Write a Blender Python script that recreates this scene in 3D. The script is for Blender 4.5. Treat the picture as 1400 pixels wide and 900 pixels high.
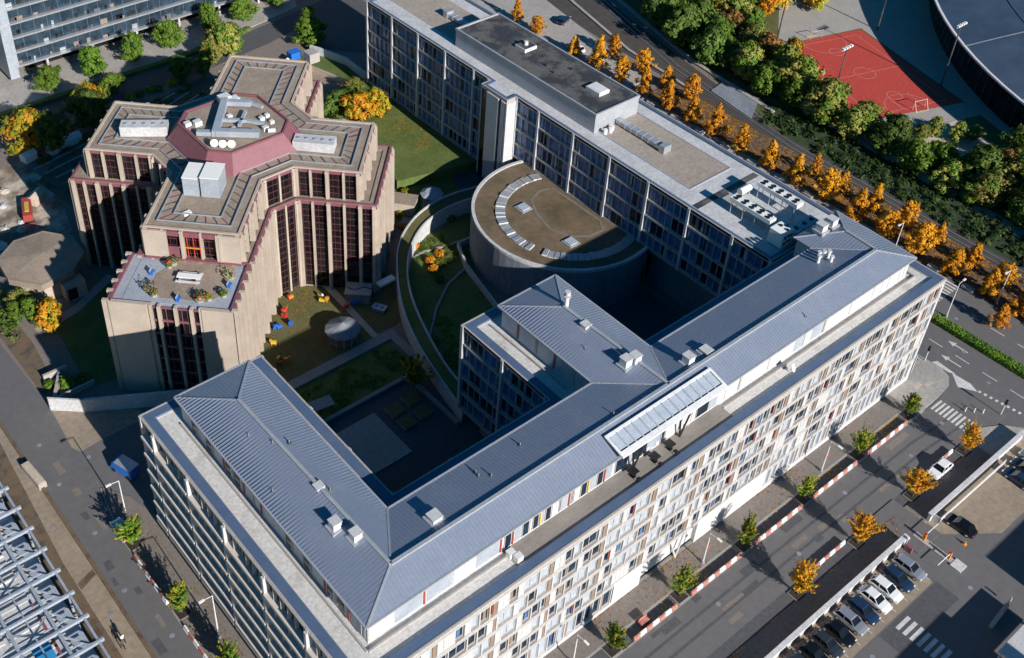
import bpy, bmesh, math, random
from mathutils import Vector, Matrix
random.seed(11)
S = bpy.context.scene
for o in list(bpy.data.objects): bpy.data.objects.remove(o)
COL = S.collection

# ---------------------------------------------------------------- camera
CR = Vector((0.7769172, -0.6288099, 0.0315873)); CU = Vector((0.3691736, 0.4956196, 0.7861756)); CF = Vector((0.5100102, 0.5991322, -0.6171954))
CO = Vector((-32.39217, -48.26310, 121.90460))
FPX, PPX, PPY = 1563.303, 611.293, 311.613
cam = bpy.data.cameras.new("camera"); co = bpy.data.objects.new("camera", cam); COL.objects.link(co)
M = Matrix((CR, CU, -CF)).transposed().to_4x4(); M.translation = CO
co.matrix_world = M
cam.sensor_fit = 'HORIZONTAL'; cam.sensor_width = 36; cam.lens = FPX/1400*36
cam.shift_x = (700-PPX)/1400; cam.shift_y = (PPY-450)/1400
cam.clip_start = 1; cam.clip_end = 2000
S.camera = co
S.render.resolution_x = 1024; S.render.resolution_y = 658

# ---------------------------------------------------------------- light
SUN_EL = math.radians(25.2)
az = Vector((-0.035, -1, 0)).normalized()
sd = Vector((az.x*math.cos(SUN_EL), az.y*math.cos(SUN_EL), math.sin(SUN_EL)))
sl = bpy.data.lights.new("sun", 'SUN'); sl.energy = 5.0; sl.angle = math.radians(0.5); sl.color = (1.0, 0.94, 0.87)
so = bpy.data.objects.new("sun", sl); COL.objects.link(so); so.rotation_euler = (-sd).to_track_quat('-Z', 'Y').to_euler()
so.location = (60, -100, 120)
w = bpy.data.worlds.new("World"); S.world = w; w.use_nodes = True
nt = w.node_tree; bg = nt.nodes['Background']
sky = nt.nodes.new('ShaderNodeTexSky'); sky.sky_type = 'NISHITA'; sky.sun_disc = False
sky.sun_elevation = SUN_EL; sky.sun_rotation = math.atan2(sd.x, sd.y)
sky.air_density = 1.3; sky.dust_density = 0.3; sky.ozone_density = 2.5
hs = nt.nodes.new('ShaderNodeHueSaturation'); hs.inputs['Saturation'].default_value = 1.8; nt.links.new(sky.outputs[0], hs.inputs['Color'])
nt.links.new(hs.outputs[0], bg.inputs[0]); bg.inputs[1].default_value = 0.05
vs = S.view_settings; vs.view_transform = 'Standard'; vs.look = 'None'; vs.gamma = 1; vs.exposure = 0.48; vs.use_curve_mapping = False

# ---------------------------------------------------------------- materials
MATS = {}
def mat(name, col, rough=0.8, col2=None, scale=1.0, lo=0.35, hi=0.65, metal=0.0, bump=0.0, bscale=8.0, col3=None, objrand=0.0, spec=None, coat=0.0, stretch=None, grain=.16):
    m = bpy.data.materials.new(name); m.use_nodes = True
    n = m.node_tree.nodes; L = m.node_tree.links; b = n['Principled BSDF']
    b.inputs['Roughness'].default_value = rough; b.inputs['Metallic'].default_value = metal
    if spec is not None: b.inputs['Specular IOR Level'].default_value = spec
    if coat: b.inputs['Coat Weight'].default_value = coat; b.inputs['Coat Roughness'].default_value = 0.1
    c = (*col, 1); b.inputs['Base Color'].default_value = c
    last = None
    if col2 or bump:
        tc = n.new('ShaderNodeTexCoord'); src = tc.outputs['Object']
        if stretch:
            mp = n.new('ShaderNodeMapping'); mp.inputs['Scale'].default_value = stretch; L.new(src, mp.inputs[0]); src = mp.outputs[0]
    if col2:
        t = n.new('ShaderNodeTexNoise'); t.inputs['Scale'].default_value = scale; t.inputs['Detail'].default_value = 6; t.inputs['Roughness'].default_value = 0.65
        L.new(src, t.inputs['Vector'])
        r = n.new('ShaderNodeValToRGB'); r.color_ramp.elements[0].position = lo; r.color_ramp.elements[0].color = c
        r.color_ramp.elements[1].position = hi; r.color_ramp.elements[1].color = (*col2, 1)
        if col3: e = r.color_ramp.elements.new((lo+hi)/2); e.color = (*col3, 1)
        L.new(t.outputs['Fac'], r.inputs[0]); last = r.outputs[0]
        # fine grain over the large pattern
        t2 = n.new('ShaderNodeTexNoise'); t2.inputs['Scale'].default_value = scale*9; t2.inputs['Detail'].default_value = 4
        L.new(src, t2.inputs['Vector'])
        hv = n.new('ShaderNodeHueSaturation'); mr = n.new('ShaderNodeMapRange')
        mr.inputs[1].default_value = 0.3; mr.inputs[2].default_value = 0.7; mr.inputs[3].default_value = 1-grain; mr.inputs[4].default_value = 1+grain
        L.new(t2.outputs['Fac'], mr.inputs[0]); L.new(mr.outputs[0], hv.inputs['Value']); L.new(last, hv.inputs['Color']); last = hv.outputs[0]
    if objrand:
        oi = n.new('ShaderNodeObjectInfo'); h2 = n.new('ShaderNodeHueSaturation'); m2 = n.new('ShaderNodeMapRange')
        m2.inputs[3].default_value = 1-objrand; m2.inputs[4].default_value = 1+objrand
        m3 = n.new('ShaderNodeMapRange'); m3.inputs[3].default_value = 0.5-objrand*0.05; m3.inputs[4].default_value = 0.5+objrand*0.06
        L.new(oi.outputs['Random'], m2.inputs[0]); L.new(oi.outputs['Random'], m3.inputs[0])
        L.new(m2.outputs[0], h2.inputs['Value']); L.new(m3.outputs[0], h2.inputs['Hue'])
        if last is not None: L.new(last, h2.inputs['Color'])
        else: h2.inputs['Color'].default_value = c
        last = h2.outputs[0]
    if last is not None: L.new(last, b.inputs['Base Color'])
    if bump:
        t = n.new('ShaderNodeTexNoise'); t.inputs['Scale'].default_value = bscale; t.inputs['Detail'].default_value = 5
        L.new(src, t.inputs['Vector']); bp = n.new('ShaderNodeBump'); bp.inputs['Strength'].default_value = bump; bp.inputs['Distance'].default_value = 0.15
        L.new(t.outputs['Fac'], bp.inputs['Height']); L.new(bp.outputs[0], b.inputs['Normal'])
    MATS[name] = m; return m
def leafmat(name, a, b_, c, rnd=0.2):
    m = mat(name, a, 0.65, b_, 0.55, 0.36, 0.64, col3=c, objrand=rnd, spec=0.25)
    n = m.node_tree.nodes; L = m.node_tree.links; b = n['Principled BSDF']
    out = [x for x in n if x.type == 'OUTPUT_MATERIAL'][0]
    tr = n.new('ShaderNodeBsdfTranslucent'); mx = n.new('ShaderNodeMixShader'); mx.inputs[0].default_value = 0.22
    src = b.inputs['Base Color'].links[0].from_socket; L.new(src, tr.inputs['Color'])
    L.new(b.outputs[0], mx.inputs[1]); L.new(tr.outputs[0], mx.inputs[2]); L.new(mx.outputs[0], out.inputs['Surface'])
    return m
CREAM = mat('cream_cladding', (.40,.37,.345), .6, (.345,.32,.30), .5)
WHITE = mat('white_panel', (.53,.535,.545), .5, (.47,.475,.485), .6)
WHITE2 = mat('white_render', (.58,.58,.585), .7, (.50,.50,.505), .35)
BLIND = mat('window_blind', (.33,.39,.47), .35, (.42,.47,.54), .8)
PIER = mat('brown_pier', (.27,.20,.15), .6, (.21,.16,.12), .7)
def glassm(name, c1, c2, rough=.08):
    m = mat(name, c1, rough, c2, .45, .40, .60, spec=.45); return m
GLASS = glassm('window_glass', (.004,.010,.022), (.012,.030,.065))
GLASS.node_tree.nodes['Principled BSDF'].inputs['Specular IOR Level'].default_value = .2
GLASS2 = glassm('skylit_curtain_glass', (.035,.095,.24), (.075,.17,.36), .2)  # blue of the sky light on shaded blinds is put into the colour
TEAL = glassm('teal_glass', (.018,.032,.05), (.035,.06,.085), .15)
GLASSB = glassm('bronze_glass', (.006,.006,.007), (.014,.014,.016), .06)
ZINC = mat('zinc_roof', (.20,.245,.33), .42, (.245,.29,.37), .22, .3, .75, metal=.15, grain=.05, col3=(.215,.255,.335))
ZINCL = mat('zinc_flashing', (.34,.36,.40), .5, (.40,.42,.45), .6, metal=.2)
COPE = mat('zinc_coping', (.07,.115,.20), .5, (.09,.135,.22), .4, grain=.06)
CONC = mat('terrace_concrete', (.56,.55,.53), .9, (.36,.33,.30), .3, .52, .78, bump=.1)
CONCL = mat('pale_screed', (.50,.51,.53), .85, (.40,.40,.41), .25, .4, .7)
DECK = mat('deck_boards', (.22,.20,.18), .85, (.27,.24,.215), .5, stretch=(.3,2,1))
GRAV = mat('roof_gravel', (.36,.31,.265), .95, (.29,.25,.215), .18, .35, .7, bump=.3, bscale=20)
BITU = mat('roof_bitumen', (.035,.038,.045), .7, (.11,.105,.10), .22, .45, .56)
STEEL = mat('light_steel', (.42,.45,.48), .4, (.50,.52,.55), .8, metal=.5)
STEELB = mat('painted_steel', (.33,.38,.45), .45, (.42,.46,.52), .6, metal=.2)
ALU = mat('pale_metal_casing', (.68,.69,.70), .45, (.58,.59,.60), .7)
BLACK = mat('black_metal', (.012,.012,.014), .5)
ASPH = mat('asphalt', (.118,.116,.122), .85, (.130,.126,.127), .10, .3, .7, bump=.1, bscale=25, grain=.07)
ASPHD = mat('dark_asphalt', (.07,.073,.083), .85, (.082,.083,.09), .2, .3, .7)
WALK = mat('brown_pavement', (.175,.15,.135), .9, (.19,.165,.148), .3, .3, .7)
PAVE = mat('pale_paving', (.36,.34,.315), .85, (.30,.285,.265), .25, .3, .7)
SLAB = mat('kerb_stone', (.30,.29,.275), .85, (.25,.24,.23), .7)
BEIGE = mat('gravel_path', (.30,.245,.185), .95, (.25,.20,.15), .15, .3, .7, bump=.2)
EARTH = mat('rough_earth', (.16,.12,.085), .95, (.50,.43,.35), .22, .42, .60, bump=.4, col3=(.30,.25,.20))
PAINTF = mat('faded_court_paint', (.60,.30,.26), .8, (.50,.12,.09), 1.2)
PATH = mat('faint_gravel_line', (.19,.17,.15), .9, (.15,.13,.10), 1.0)
CREAML = mat('pale_ledge', (.60,.55,.50), .6, (.54,.49,.44), .5, grain=.05)
FINR = mat('muted_red_fin', (.34,.055,.045), .5)
FINY = mat('muted_yellow_fin', (.50,.38,.06), .5)
SAND = mat('pale_sand', (.50,.42,.33), .95, (.44,.36,.28), .3)
DIRT = mat('bare_soil', (.16,.10,.05), .95, (.08,.05,.035), .5, .35, .65, col3=(.13,.10,.07))
BANKD = mat('shaded_bank', (.018,.032,.012), .95, (.035,.055,.018), .5, bump=.5, bscale=5)  # tree shade on the bank is put into this dark green
MAROOND = mat('dark_maroon_trim', (.10,.030,.036), .5)
LITTER = mat('leaf_litter', (.07,.055,.045), .95, (.30,.14,.02), 1.3, .48, .62, bump=.2)
SOIL = mat('dark_soil', (.022,.016,.012), .95, (.04,.028,.02), 1.5)
PAINT = mat('road_paint', (.62,.62,.60), .7, (.48,.48,.47), .8)
GRASS = mat('lawn_grass', (.055,.10,.016), .9, (.125,.15,.04), .22, .32, .68, bump=.4, bscale=6)
GRASSY = mat('dry_grass', (.14,.115,.05), .9, (.075,.09,.025), .25, .3, .7, bump=.4, bscale=6)
GRASSD = mat('park_grass', (.055,.085,.018), .95, (.14,.125,.045), .13, .38, .62, bump=.4, bscale=4)
SEDUM = mat('sedum_roof', (.175,.12,.08), .95, (.085,.065,.035), .14, .36, .68, col3=(.135,.10,.06), bump=.3, bscale=10)
TRACK = mat('track_ballast', (.045,.04,.038), .95, (.07,.062,.057), .4, .3, .7, bump=.3)
COURT = mat('red_court_surface', (.46,.055,.04), .8, (.43,.05,.035), .2)
STONE = mat('beige_stone', (.46,.39,.325), .8, (.38,.32,.265), .3, grain=.05)
TILE = mat('roof_pavers', (.32,.255,.20), .9, (.235,.19,.15), .3, .35, .65, bump=.2, bscale=12)
MAROON = mat('maroon_metal', (.22,.085,.105), .55, (.19,.072,.09), .8)
MEMB = mat('grey_membrane', (.33,.36,.41), .75, (.28,.31,.36), .4)
CONCB = mat('board_concrete', (.23,.25,.29), .8, (.16,.18,.215), .25, .35, .7, stretch=(1,1,.4))
DOME = mat('dome_metal', (.075,.11,.165), .35, (.11,.15,.21), .03, metal=.2)
BARK = mat('tree_bark', (.06,.045,.03), .9)
RED = mat('red_paint', (.50,.045,.03), .5); ORNG = mat('orange_paint', (.62,.24,.03), .5); YEL = mat('yellow_paint', (.65,.45,.04), .5)
BLUE = mat('blue_paint', (.02,.14,.50), .4); LBLUE = mat('light_blue_tarp', (.03,.26,.52), .5); REDW = mat('faded_red_plastic', (.36,.07,.05), .5, (.52,.33,.27), 1.2)
WPLA = mat('white_plastic', (.78,.78,.76), .5)
FRAME = mat('facade_mullion', (.50,.47,.44), .5, (.42,.40,.38), .6)
L_OR = leafmat('orange_leaves', (.42,.165,.010), (.72,.35,.016), (.58,.25,.012), .14)
L_OG = leafmat('orange_green_leaves', (.13,.19,.015), (.74,.30,.01), (.50,.30,.015), .12)
L_GR = leafmat('green_leaves', (.06,.13,.014), (.17,.24,.028), (.10,.18,.018), .22)
L_DG = leafmat('dark_green_leaves', (.05,.10,.016), (.14,.20,.035), (.085,.145,.025), .25)
L_OL = leafmat('olive_leaves', (.17,.18,.04), (.36,.30,.075), (.25,.24,.055), .25)
L_YG = leafmat('yellow_green_leaves', (.16,.21,.014), (.50,.38,.025), (.30,.28,.018), .2)
L_RU = leafmat('rust_leaves', (.16,.07,.025), (.32,.15,.045), (.22,.11,.03), .2)

L_SH = leafmat('shaded_scrub_leaves', (.018,.038,.012), (.055,.085,.02), (.032,.06,.015), .2)  # scrub leaf green darkened to carry the shade on the bank
# ---------------------------------------------------------------- helpers
class MB:
    def __init__(s): s.v = []; s.f = []; s.m = []; s.mats = []
    def mi(s, m):
        if m not in s.mats: s.mats.append(m)
        return s.mats.index(m)
    def poly(s, pts, m):
        i = len(s.v); s.v += [tuple(p) for p in pts]; s.f.append(tuple(range(i, i+len(pts)))); s.m.append(s.mi(m))
    def hexa(s, P, m):   # 8 pts bottom 4 ccw, top 4
        i = len(s.v); s.v += [tuple(p) for p in P]; k = s.mi(m)
        for f in ((3,2,1,0),(4,5,6,7),(0,1,5,4),(1,2,6,5),(2,3,7,6),(3,0,4,7)): s.f.append(tuple(i+j for j in f)); s.m.append(k)
    def box(s, x0, x1, y0, y1, z0, z1, m):
        s.hexa([(x0,y0,z0),(x1,y0,z0),(x1,y1,z0),(x0,y1,z0),(x0,y0,z1),(x1,y0,z1),(x1,y1,z1),(x0,y1,z1)], m); return s
    def ob(s, p, d, n, s0, s1, d0, d1, z0, z1, m):   # oriented box: along d, out along n
        q = lambda a, b, z: (p[0]+d[0]*a+n[0]*b, p[1]+d[1]*a+n[1]*b, z)
        P = [q(s0,d0,z0), q(s1,d0,z0), q(s1,d1,z0), q(s0,d1,z0)]
        if d[0]*n[1]-d[1]*n[0] < 0: P = P[::-1]
        s.hexa(P + [(a,b,c+(z1-z0)) for a,b,c in P], m); return s
    def prism(s, pts, z0, z1, m, mtop=None):
        a = sum(pts[i][0]*pts[(i+1)%len(pts)][1]-pts[(i+1)%len(pts)][0]*pts[i][1] for i in range(len(pts)))
        if a < 0: pts = pts[::-1]
        n = len(pts); i = len(s.v)
        s.v += [(x,y,z0) for x,y in pts] + [(x,y,z1) for x,y in pts]; k = s.mi(m); kt = s.mi(mtop or m)
        s.f.append(tuple(i+j for j in range(n))[::-1]); s.m.append(k); s.f.append(tuple(i+n+j for j in range(n))); s.m.append(kt)
        for j in range(n): s.f.append((i+j, i+(j+1)%n, i+n+(j+1)%n, i+n+j)); s.m.append(k)
        return s
    def frus(s, p0, p1, z0, z1, m, mtop=None):
        n = len(p0); i = len(s.v); s.v += [(x,y,z0) for x,y in p0]+[(x,y,z1) for x,y in p1]; k = s.mi(m); kt = s.mi(mtop or m)
        s.f.append(tuple(i+n+j for j in range(n))); s.m.append(kt); s.f.append(tuple(i+j for j in range(n))[::-1]); s.m.append(k)
        for j in range(n): s.f.append((i+j, i+(j+1)%n, i+n+(j+1)%n, i+n+j)); s.m.append(k)
        return s
    def cone(s, p, q, r0, r1, m, n=8):
        p = Vector(p); q = Vector(q); d = (q-p).normalized(); a = d.orthogonal().normalized(); b = d.cross(a)
        i = len(s.v); k = s.mi(m)
        for c, r in ((p, r0), (q, r1)):
            for j in range(n):
                t = 2*math.pi*j/n; s.v.append(tuple(c+a*r*math.cos(t)+b*r*math.sin(t)))
        for j in range(n): s.f.append((i+j, i+(j+1)%n, i+n+(j+1)%n, i+n+j)); s.m.append(k)
        s.f.append(tuple(i+j for j in range(n))[::-1]); s.m.append(k); s.f.append(tuple(i+n+j for j in range(n))); s.m.append(k)
        return s
    def build(s, name, parent=None, smooth=False):
        me = bpy.data.meshes.new(name); me.from_pydata(s.v, [], s.f); me.update()
        for m in s.mats: me.materials.append(m)
        me.polygons.foreach_set('material_index', s.m)
        if smooth: me.polygons.foreach_set('use_smooth', [True]*len(s.f))
        o = bpy.data.objects.new(name, me); COL.objects.link(o)
        if parent: o.parent = parent
        return o
def tag(o, label=None, cat=None, group=None, kind=None):
    if label: o['label'] = label
    if cat: o['category'] = cat
    if group: o['group'] = group
    if kind: o['kind'] = kind
    return o
def empty(name, loc, label, cat, group=None, rz=0):
    o = bpy.data.objects.new(name, None); COL.objects.link(o); o.location = loc; o.rotation_euler = (0,0,rz); o.empty_display_size = .5
    return tag(o, label, cat, group)
def struct(o): return tag(o, kind='structure')
def copy_tree(o, parent=None):
    c = o.copy(); COL.objects.link(c); c.parent = parent
    for ch in list(o.children): copy_tree(ch, c)
    return c
def inst(proto, loc, rz=0, label=None, group=None, sc=None):
    if not proto.get('_used'): o = proto; proto['_used'] = 1
    else: o = copy_tree(proto)
    o.location = loc; o.rotation_euler = (0,0,rz)
    if sc: o.scale = sc if isinstance(sc, (tuple, list)) else (sc, sc, sc)
    if label: o['label'] = label
    if group: o['group'] = group
    return o
LVL = [0]
def sheet(name, pts, m, z):
    b = MB(); a = sum(pts[i][0]*pts[(i+1)%len(pts)][1]-pts[(i+1)%len(pts)][0]*pts[i][1] for i in range(len(pts)))
    if a < 0: pts = pts[::-1]
    b.poly([(x,y,z) for x,y in pts], m); return struct(b.build(name))
def rect(x0, x1, y0, y1): return [(x0,y0),(x1,y0),(x1,y1),(x0,y1)]
def raised(name, pts, m, z0, z1, mtop=None):
    return struct(MB().prism(pts, z0, z1, m, mtop).build(name))
ORD = ['first','second','third','fourth','fifth','sixth','seventh','eighth','ninth','tenth','eleventh','twelfth','thirteenth','fourteenth','fifteenth','sixteenth','seventeenth','eighteenth','nineteenth','twentieth','twenty-first','twenty-second','twenty-third','twenty-fourth','twenty-fifth','twenty-sixth','twenty-seventh','twenty-eighth','twenty-ninth','thirtieth']

# ================================================================ GROUND
sheet('ground', rect(-700, 900, -700, 900), WALK, -0.05)
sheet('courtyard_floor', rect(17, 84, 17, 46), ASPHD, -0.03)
# front street
raised('front_pavement', rect(-20, 100.5, -3.15, 0), WALK, -.05, .12)
raised('front_kerb', rect(-20, 97, -3.4, -3.15), SLAB, -.05, .13)
sheet('parking_lane', rect(-20, 95.5, -5.2, -3.4), ASPHD, .004)
raised('street_kerb', rect(-20, 97, -5.35, -5.15), SLAB, -.05, .06)
sheet('front_road', rect(-20, 103.5, -11.9, -5.35), ASPH, .008)
sheet('far_parking_lane', rect(-20, 97, -13.5, -11.9), ASPHD, .004)
raised('far_pavement', rect(-20, 103, -16.6, -13.6), WALK, -.05, .12)
raised('parking_driveway', rect(74.2, 79.2, -19, -11.9), ASPH, -.05, .124)
sheet('parking_lot', rect(-20, 140, -80, -16.6), BEIGE, .004)
sheet('parking_aisle', [(40,-22.6),(72,-22.6),(72.4,-17),(79.5,-17),(79.5,-19.2),(86,-24),(120,-24),(120,-60),(40,-60)], ASPH, .012)
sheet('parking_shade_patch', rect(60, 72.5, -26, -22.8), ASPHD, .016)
for i in range(7): sheet('crossing_stripe', rect(62.6+i*0.0, 65.2, -23.9-i*.95, -23.4-i*.95), PAINT, .02)
# corner pavement at the junction
corner = [(95.6,-5.2),(95.6,0),(100.6,0),(100.6,12),(107.2,12),(106.6,3),(106.9,-2),(106.2,-3.6),(104.6,-4.6),(101.5,-5.0)]
raised('corner_pavement', corner, PAVE, -.05, .128)
# avenue
sheet('avenue', rect(106.5, 127, -60, 170), ASPH, .012)
sheet('junction', [(95.6,-11.9),(95.6,-5.3),(101,-5.2),(105,-4.4),(107,-3),(107,-17),(103.5,-13.5),(100.5,-12.2)], ASPH, .016)
raised('junction_pavement', [(97,-16.6),(97,-12),(100.6,-12.2),(103.6,-13.8),(106.4,-17),(107,-22),(107,-60),(104.5,-60),(104.5,-16.6)], PAVE, -.05, .128)
for i in range(9): sheet('crossing_stripe', rect(98.2, 100.9, -5.9-i*.66, -5.55-i*.66), PAINT, .022)
for i in range(9): sheet('crossing_stripe', rect(107.8+i*.9, 108.25+i*.9, 5.6, 8.2), PAINT, .022)
for i in range(12): sheet('crossing_stripe', rect(117.4+i*.78, 117.8+i*.78, 7.0, 9.8), PAINT, .022)
for i in range(14):
    y = 3-i*4.6
    sheet('lane_mark', rect(111.2, 111.35, y-2.4, y), PAINT, .022); sheet('lane_mark', rect(121.4, 121.55, y-2.4, y), PAINT, .022)
for i in range(9): sheet('dashed_guide_mark', rect(106.9+i*.12, 107.4+i*.12, -8.4-i*.85, -8.0-i*.85), PAINT, .022)
sheet('white_island_mark', [(105.4,-5.6),(107.4,-3.4),(107.6,-6.4),(106.9,-8.0)], PAINT, .024)
sheet('white_island_mark', [(107.0,-.2),(107.9,-.6),(107.6,-4.0),(107.1,-3.0)], PAINT, .024)
for ax, ay in ((109.6,-.2),(113.3,.9)):
    b = MB(); b.poly([(ax-.12,ay-3.4,.022),(ax+.12,ay-3.4,.022),(ax+.12,ay-1.2,.022),(ax-.12,ay-1.2,.022)], PAINT)
    b.poly([(ax-.55,ay-1.2,.022),(ax+.55,ay-1.2,.022),(ax,ay,.022)], PAINT); struct(b.build('arrow_mark'))
# far side of the avenue: tree strip, tracks
raised('tree_strip', rect(127, 136.6, -60, 80), LITTER, -.05, .11)
raised('avenue_pavement', rect(124.5, 128.2, 20, 135), PAVE, -.05, .13)
raised('tram_plaza', [(126,84),(134,84),(136.5,100),(143,135),(126,150)], PAVE, -.05, .14)
sheet('track_bed', [(136.4,-60),(139.8,-60),(139.8,52),(147,90),(157,135),(162,170),(143,170),(138.0,100),(136.4,60)], TRACK, .004)
def strip(name, pts, w0, m, z, h=None):
    L_ = []; R_ = []
    for i, p in enumerate(pts):
        a = Vector(pts[max(i-1,0)]); b = Vector(pts[min(i+1,len(pts)-1)]); d = (b-a).normalized(); n = Vector((-d.y, d.x))
        L_.append(tuple(Vector(p)+n*w0/2)); R_.append(tuple(Vector(p)-n*w0/2))
    b = MB()
    for i in range(len(pts)-1):
        q = [L_[i], L_[i+1], R_[i+1], R_[i]]
        if h: b.prism(q, z, z+h, m)
        else: b.poly([(x,y,z) for x,y in q][::-1], m)
    return b.build(name)
tr = [(138.2,-60),(138.2,50),(142.5,84),(150,110),(158,140),(166,170)]
struct(strip('platform_edge', [(144.8,60),(147.2,84),(153.5,108),(161,138)], .9, PAVE, -.05, .35))
struct(strip('platform_edge', [(137.6,74),(139.3,95),(145,118),(152,142)], .7, PAVE, -.05, .35))
for off in (-.9, .5): struct(strip('rail', [(x+off,y) for x,y in tr], .12, STEEL, .03, .12))
raised('bridge_slab', [(139,61),(146.5,65),(146.8,74),(140.8,73)], CONCB, -.05, .2)
sheet('dark_bank', [(139.6,-60),(149,-60),(149,40),(148,60),(147,66),(139.6,52)], BANKD, -.01)
# park
sheet('park_ground', [(139.6,-60),(139.6,52),(147.4,84),(154,108),(168,170),(420,170),(420,-60)], GRASSD, -.02)
struct(strip('park_path', [(146,-10),(149,14),(150,34),(151.5,52),(152.5,66),(152,84),(158,98),(166,110),(176,135)], 2.6, SAND, .01))
struct(strip('park_path', [(152.5,66),(158,78),(168,90),(182,96)], 1.8, PAVE, .014))
struct(strip('park_path', [(150,20),(158,24),(167,21),(176,16)], 2.2, SAND, .014))
courtp = [(167.9,76.5),(189.0,71.2),(181.0,39.0),(162.0,45.0),(156.0,54.5)]
courtp = [(168.0,76.9),(189.6,70.7),(180.2,38.9),(155.8,47.4)]
sheet('sports_court', courtp, COURT, .012)
sheet('court_apron', [(155.8,47.4),(180.2,38.9),(179.0,33.9),(156.5,41.4)], PAVE, .008)
sheet('sand_pitch', [(157.5,40.0),(173.7,35.7),(170.4,26.2),(156.5,29.4)], SAND, .012)
sheet('dome_forecourt', [(190.2,70.9),(180.6,38.9),(174,22),(180,5),(230,0),(230,90),(185,90),(168,77)], PAVE, .004)
# court markings
cm = MB(); cx, cy = 173.6, 58.3; ex = Vector((.958,-.287,0)).normalized(); ey = Vector((.287,.958,0))
def cl(a0, b0, a1, b1, wd=.14):
    p = Vector((cx,cy,.02))+ex*a0+ey*b0; q = Vector((cx,cy,.02))+ex*a1+ey*b1; d = (q-p).normalized(); n = Vector((-d.y,d.x,0))*wd/2
    cm.poly([p-n,q-n,q+n,p+n], PAINTF)
W2, H2 = 9.2, 14.6
for a in ((-W2,-H2,W2,-H2),(-W2,H2,W2,H2),(-W2,-H2,-W2,H2),(W2,-H2,W2,H2),(-W2,0,W2,0),(-W2*.2,-H2,-W2*.2,-H2+5),(W2*.35,-H2,W2*.35,-H2+5)): cl(*a)
for (c0, r, t0, t1) in ((0,2.3,0,360),(-H2,5.2,0,180),(H2,5.2,180,360),(-H2+5,1.6,0,360),(H2-5,1.6,0,360)):
    N = 28
    for i in range(N):
        ta = math.radians(t0+(t1-t0)*i/N); tb = math.radians(t0+(t1-t0)*(i+1)/N)
        cl(r*math.cos(ta), c0+r*math.sin(ta), r*math.cos(tb), c0+r*math.sin(tb))
struct(cm.build('court_markings'))
# left street
sheet('side_street', [(-9.6,-60),(-5.1,-60),(-5.1,46),(-3.6,54),(-2.6,66),(-3.4,90),(-4.2,130),(-9,130),(-9.4,74),(-9.6,48)], ASPH, .008)
raised('side_pavement', [(-5.1,-60),(-1.2,-60),(-1.2,50.5),(-3.4,54),(-5.0,46)], WALK, -.05, .12)
raised('side_kerb', [(-5.2,-60),(-4.98,-60),(-4.9,46),(-3.5,54),(-3.7,54),(-5.12,46)], SLAB, -.05, .128)
sheet('driveway_apron', [(-3.4,54),(-1.2,50.5),(0,46),(16,46),(16,56),(.9,67.6),(-2.8,71)], ASPH, .014)
sheet('forecourt_paving', [(-2.9,71),(-3.6,63),(-3,61.5),(.4,61.8),(7,61.8),(7,66.5),(.9,67.6)], BEIGE, .018)
raised('side_wall_strip', [(-9.9,-60),(-9.5,-60),(-9.3,74),(-8.8,120),(-9.3,120),(-9.8,74)], DIRT, -.05, .25)
sheet('gravel_walk', [(-12.6,-60),(-9.9,-60),(-9.8,62),(-8.6,70),(-8.2,90),(-10.9,90),(-10.9,70),(-12.4,46)], BEIGE, .006)
sheet('walk_verge', [(-15.5,-60),(-12.6,-60),(-12.4,46),(-10.9,70),(-10.9,90),(-15.5,90)], DIRT, .004)
sheet('worn_crosspath', [(-12.3,41.2),(-9.9,42.2),(-9.9,43.2),(-12.3,42.3)], DIRT, .012)
# brown building surroundings
sheet('tower_garden', [(-2.6,72),(1.2,67.9),(16,58),(27,55),(44,55),(62,72),(66,90),(85,118),(86,140),(56,138),(20,130),(-2,110)], WALK, -.012)
sheet('west_lawn', [(3.2,72),(8,71),(14,80),(17,92),(9,89),(4.5,86)], GRASS, .006)
sheet('west_walk', [(-2.6,72),(-.6,72.5),(.6,86),(-.5,110),(-3,110)], DIRT, .008)
sheet('west_path', [(2.2,86.5),(9,88),(17,92),(16.6,93.6),(9,89.6),(2,88.4)], PAVE, .01)
sheet('construction_yard', [(-8,108),(16,104),(20,120),(18,132),(-20,135)], EARTH, .006)
sheet('allotment_beds', [(20,112),(34,112),(62,134),(60,139),(28,133),(18,124)], DIRT, .008)
for k in range(7): struct(strip('allotment_path', [(19+k*1.0,128-k*2.4),(34+k*3,131-k*2.0),(52+k*2.5,136.6-k*1.4)], .35, PAVE, .02, .18))
sheet('front_garden', [(26.2,55.6),(42,55.6),(42.6,70.2),(40.5,72),(36,75.3),(24.6,63.6)], GRASSY, .01)
sheet('path_around_garden', [(24.2,55.4),(43.1,55.4),(44,71),(41,73.4),(36,76.6),(23,63.4)], SAND, .006)
raised('l_shaped_path', [(24,53.6),(43.9,53.6),(43.9,47),(45.3,47),(45.3,55.3),(24,55.3)], SLAB, -.05, .35)
sheet('shaded_lawn', rect(17.2, 43.4, 46, 53.6), GRASS, .01)
sheet('play_lawn', [(43,56),(50,56),(54,64),(50,66),(44,71)], GRASSY, .012)
raised('court_wall_strip', rect(17.2, 41.3, 45.4, 46), SLAB, -.05, .5)
raised('court_wall_strip', rect(40.9, 41.5, 34, 45.4), SLAB, -.05, .5)
raised('court_terrace', rect(24, 33, 34, 43), PAVE, -.03, .1)
for (a,b_) in ((34.5,41.5),(34.5,38.6),(37.4,38.8),(37.6,41.8)): raised('planting_bed', rect(a, a+2.2, b_-1.1, b_+1.1), SLAB, -.03, .5, GRASSY)
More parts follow.
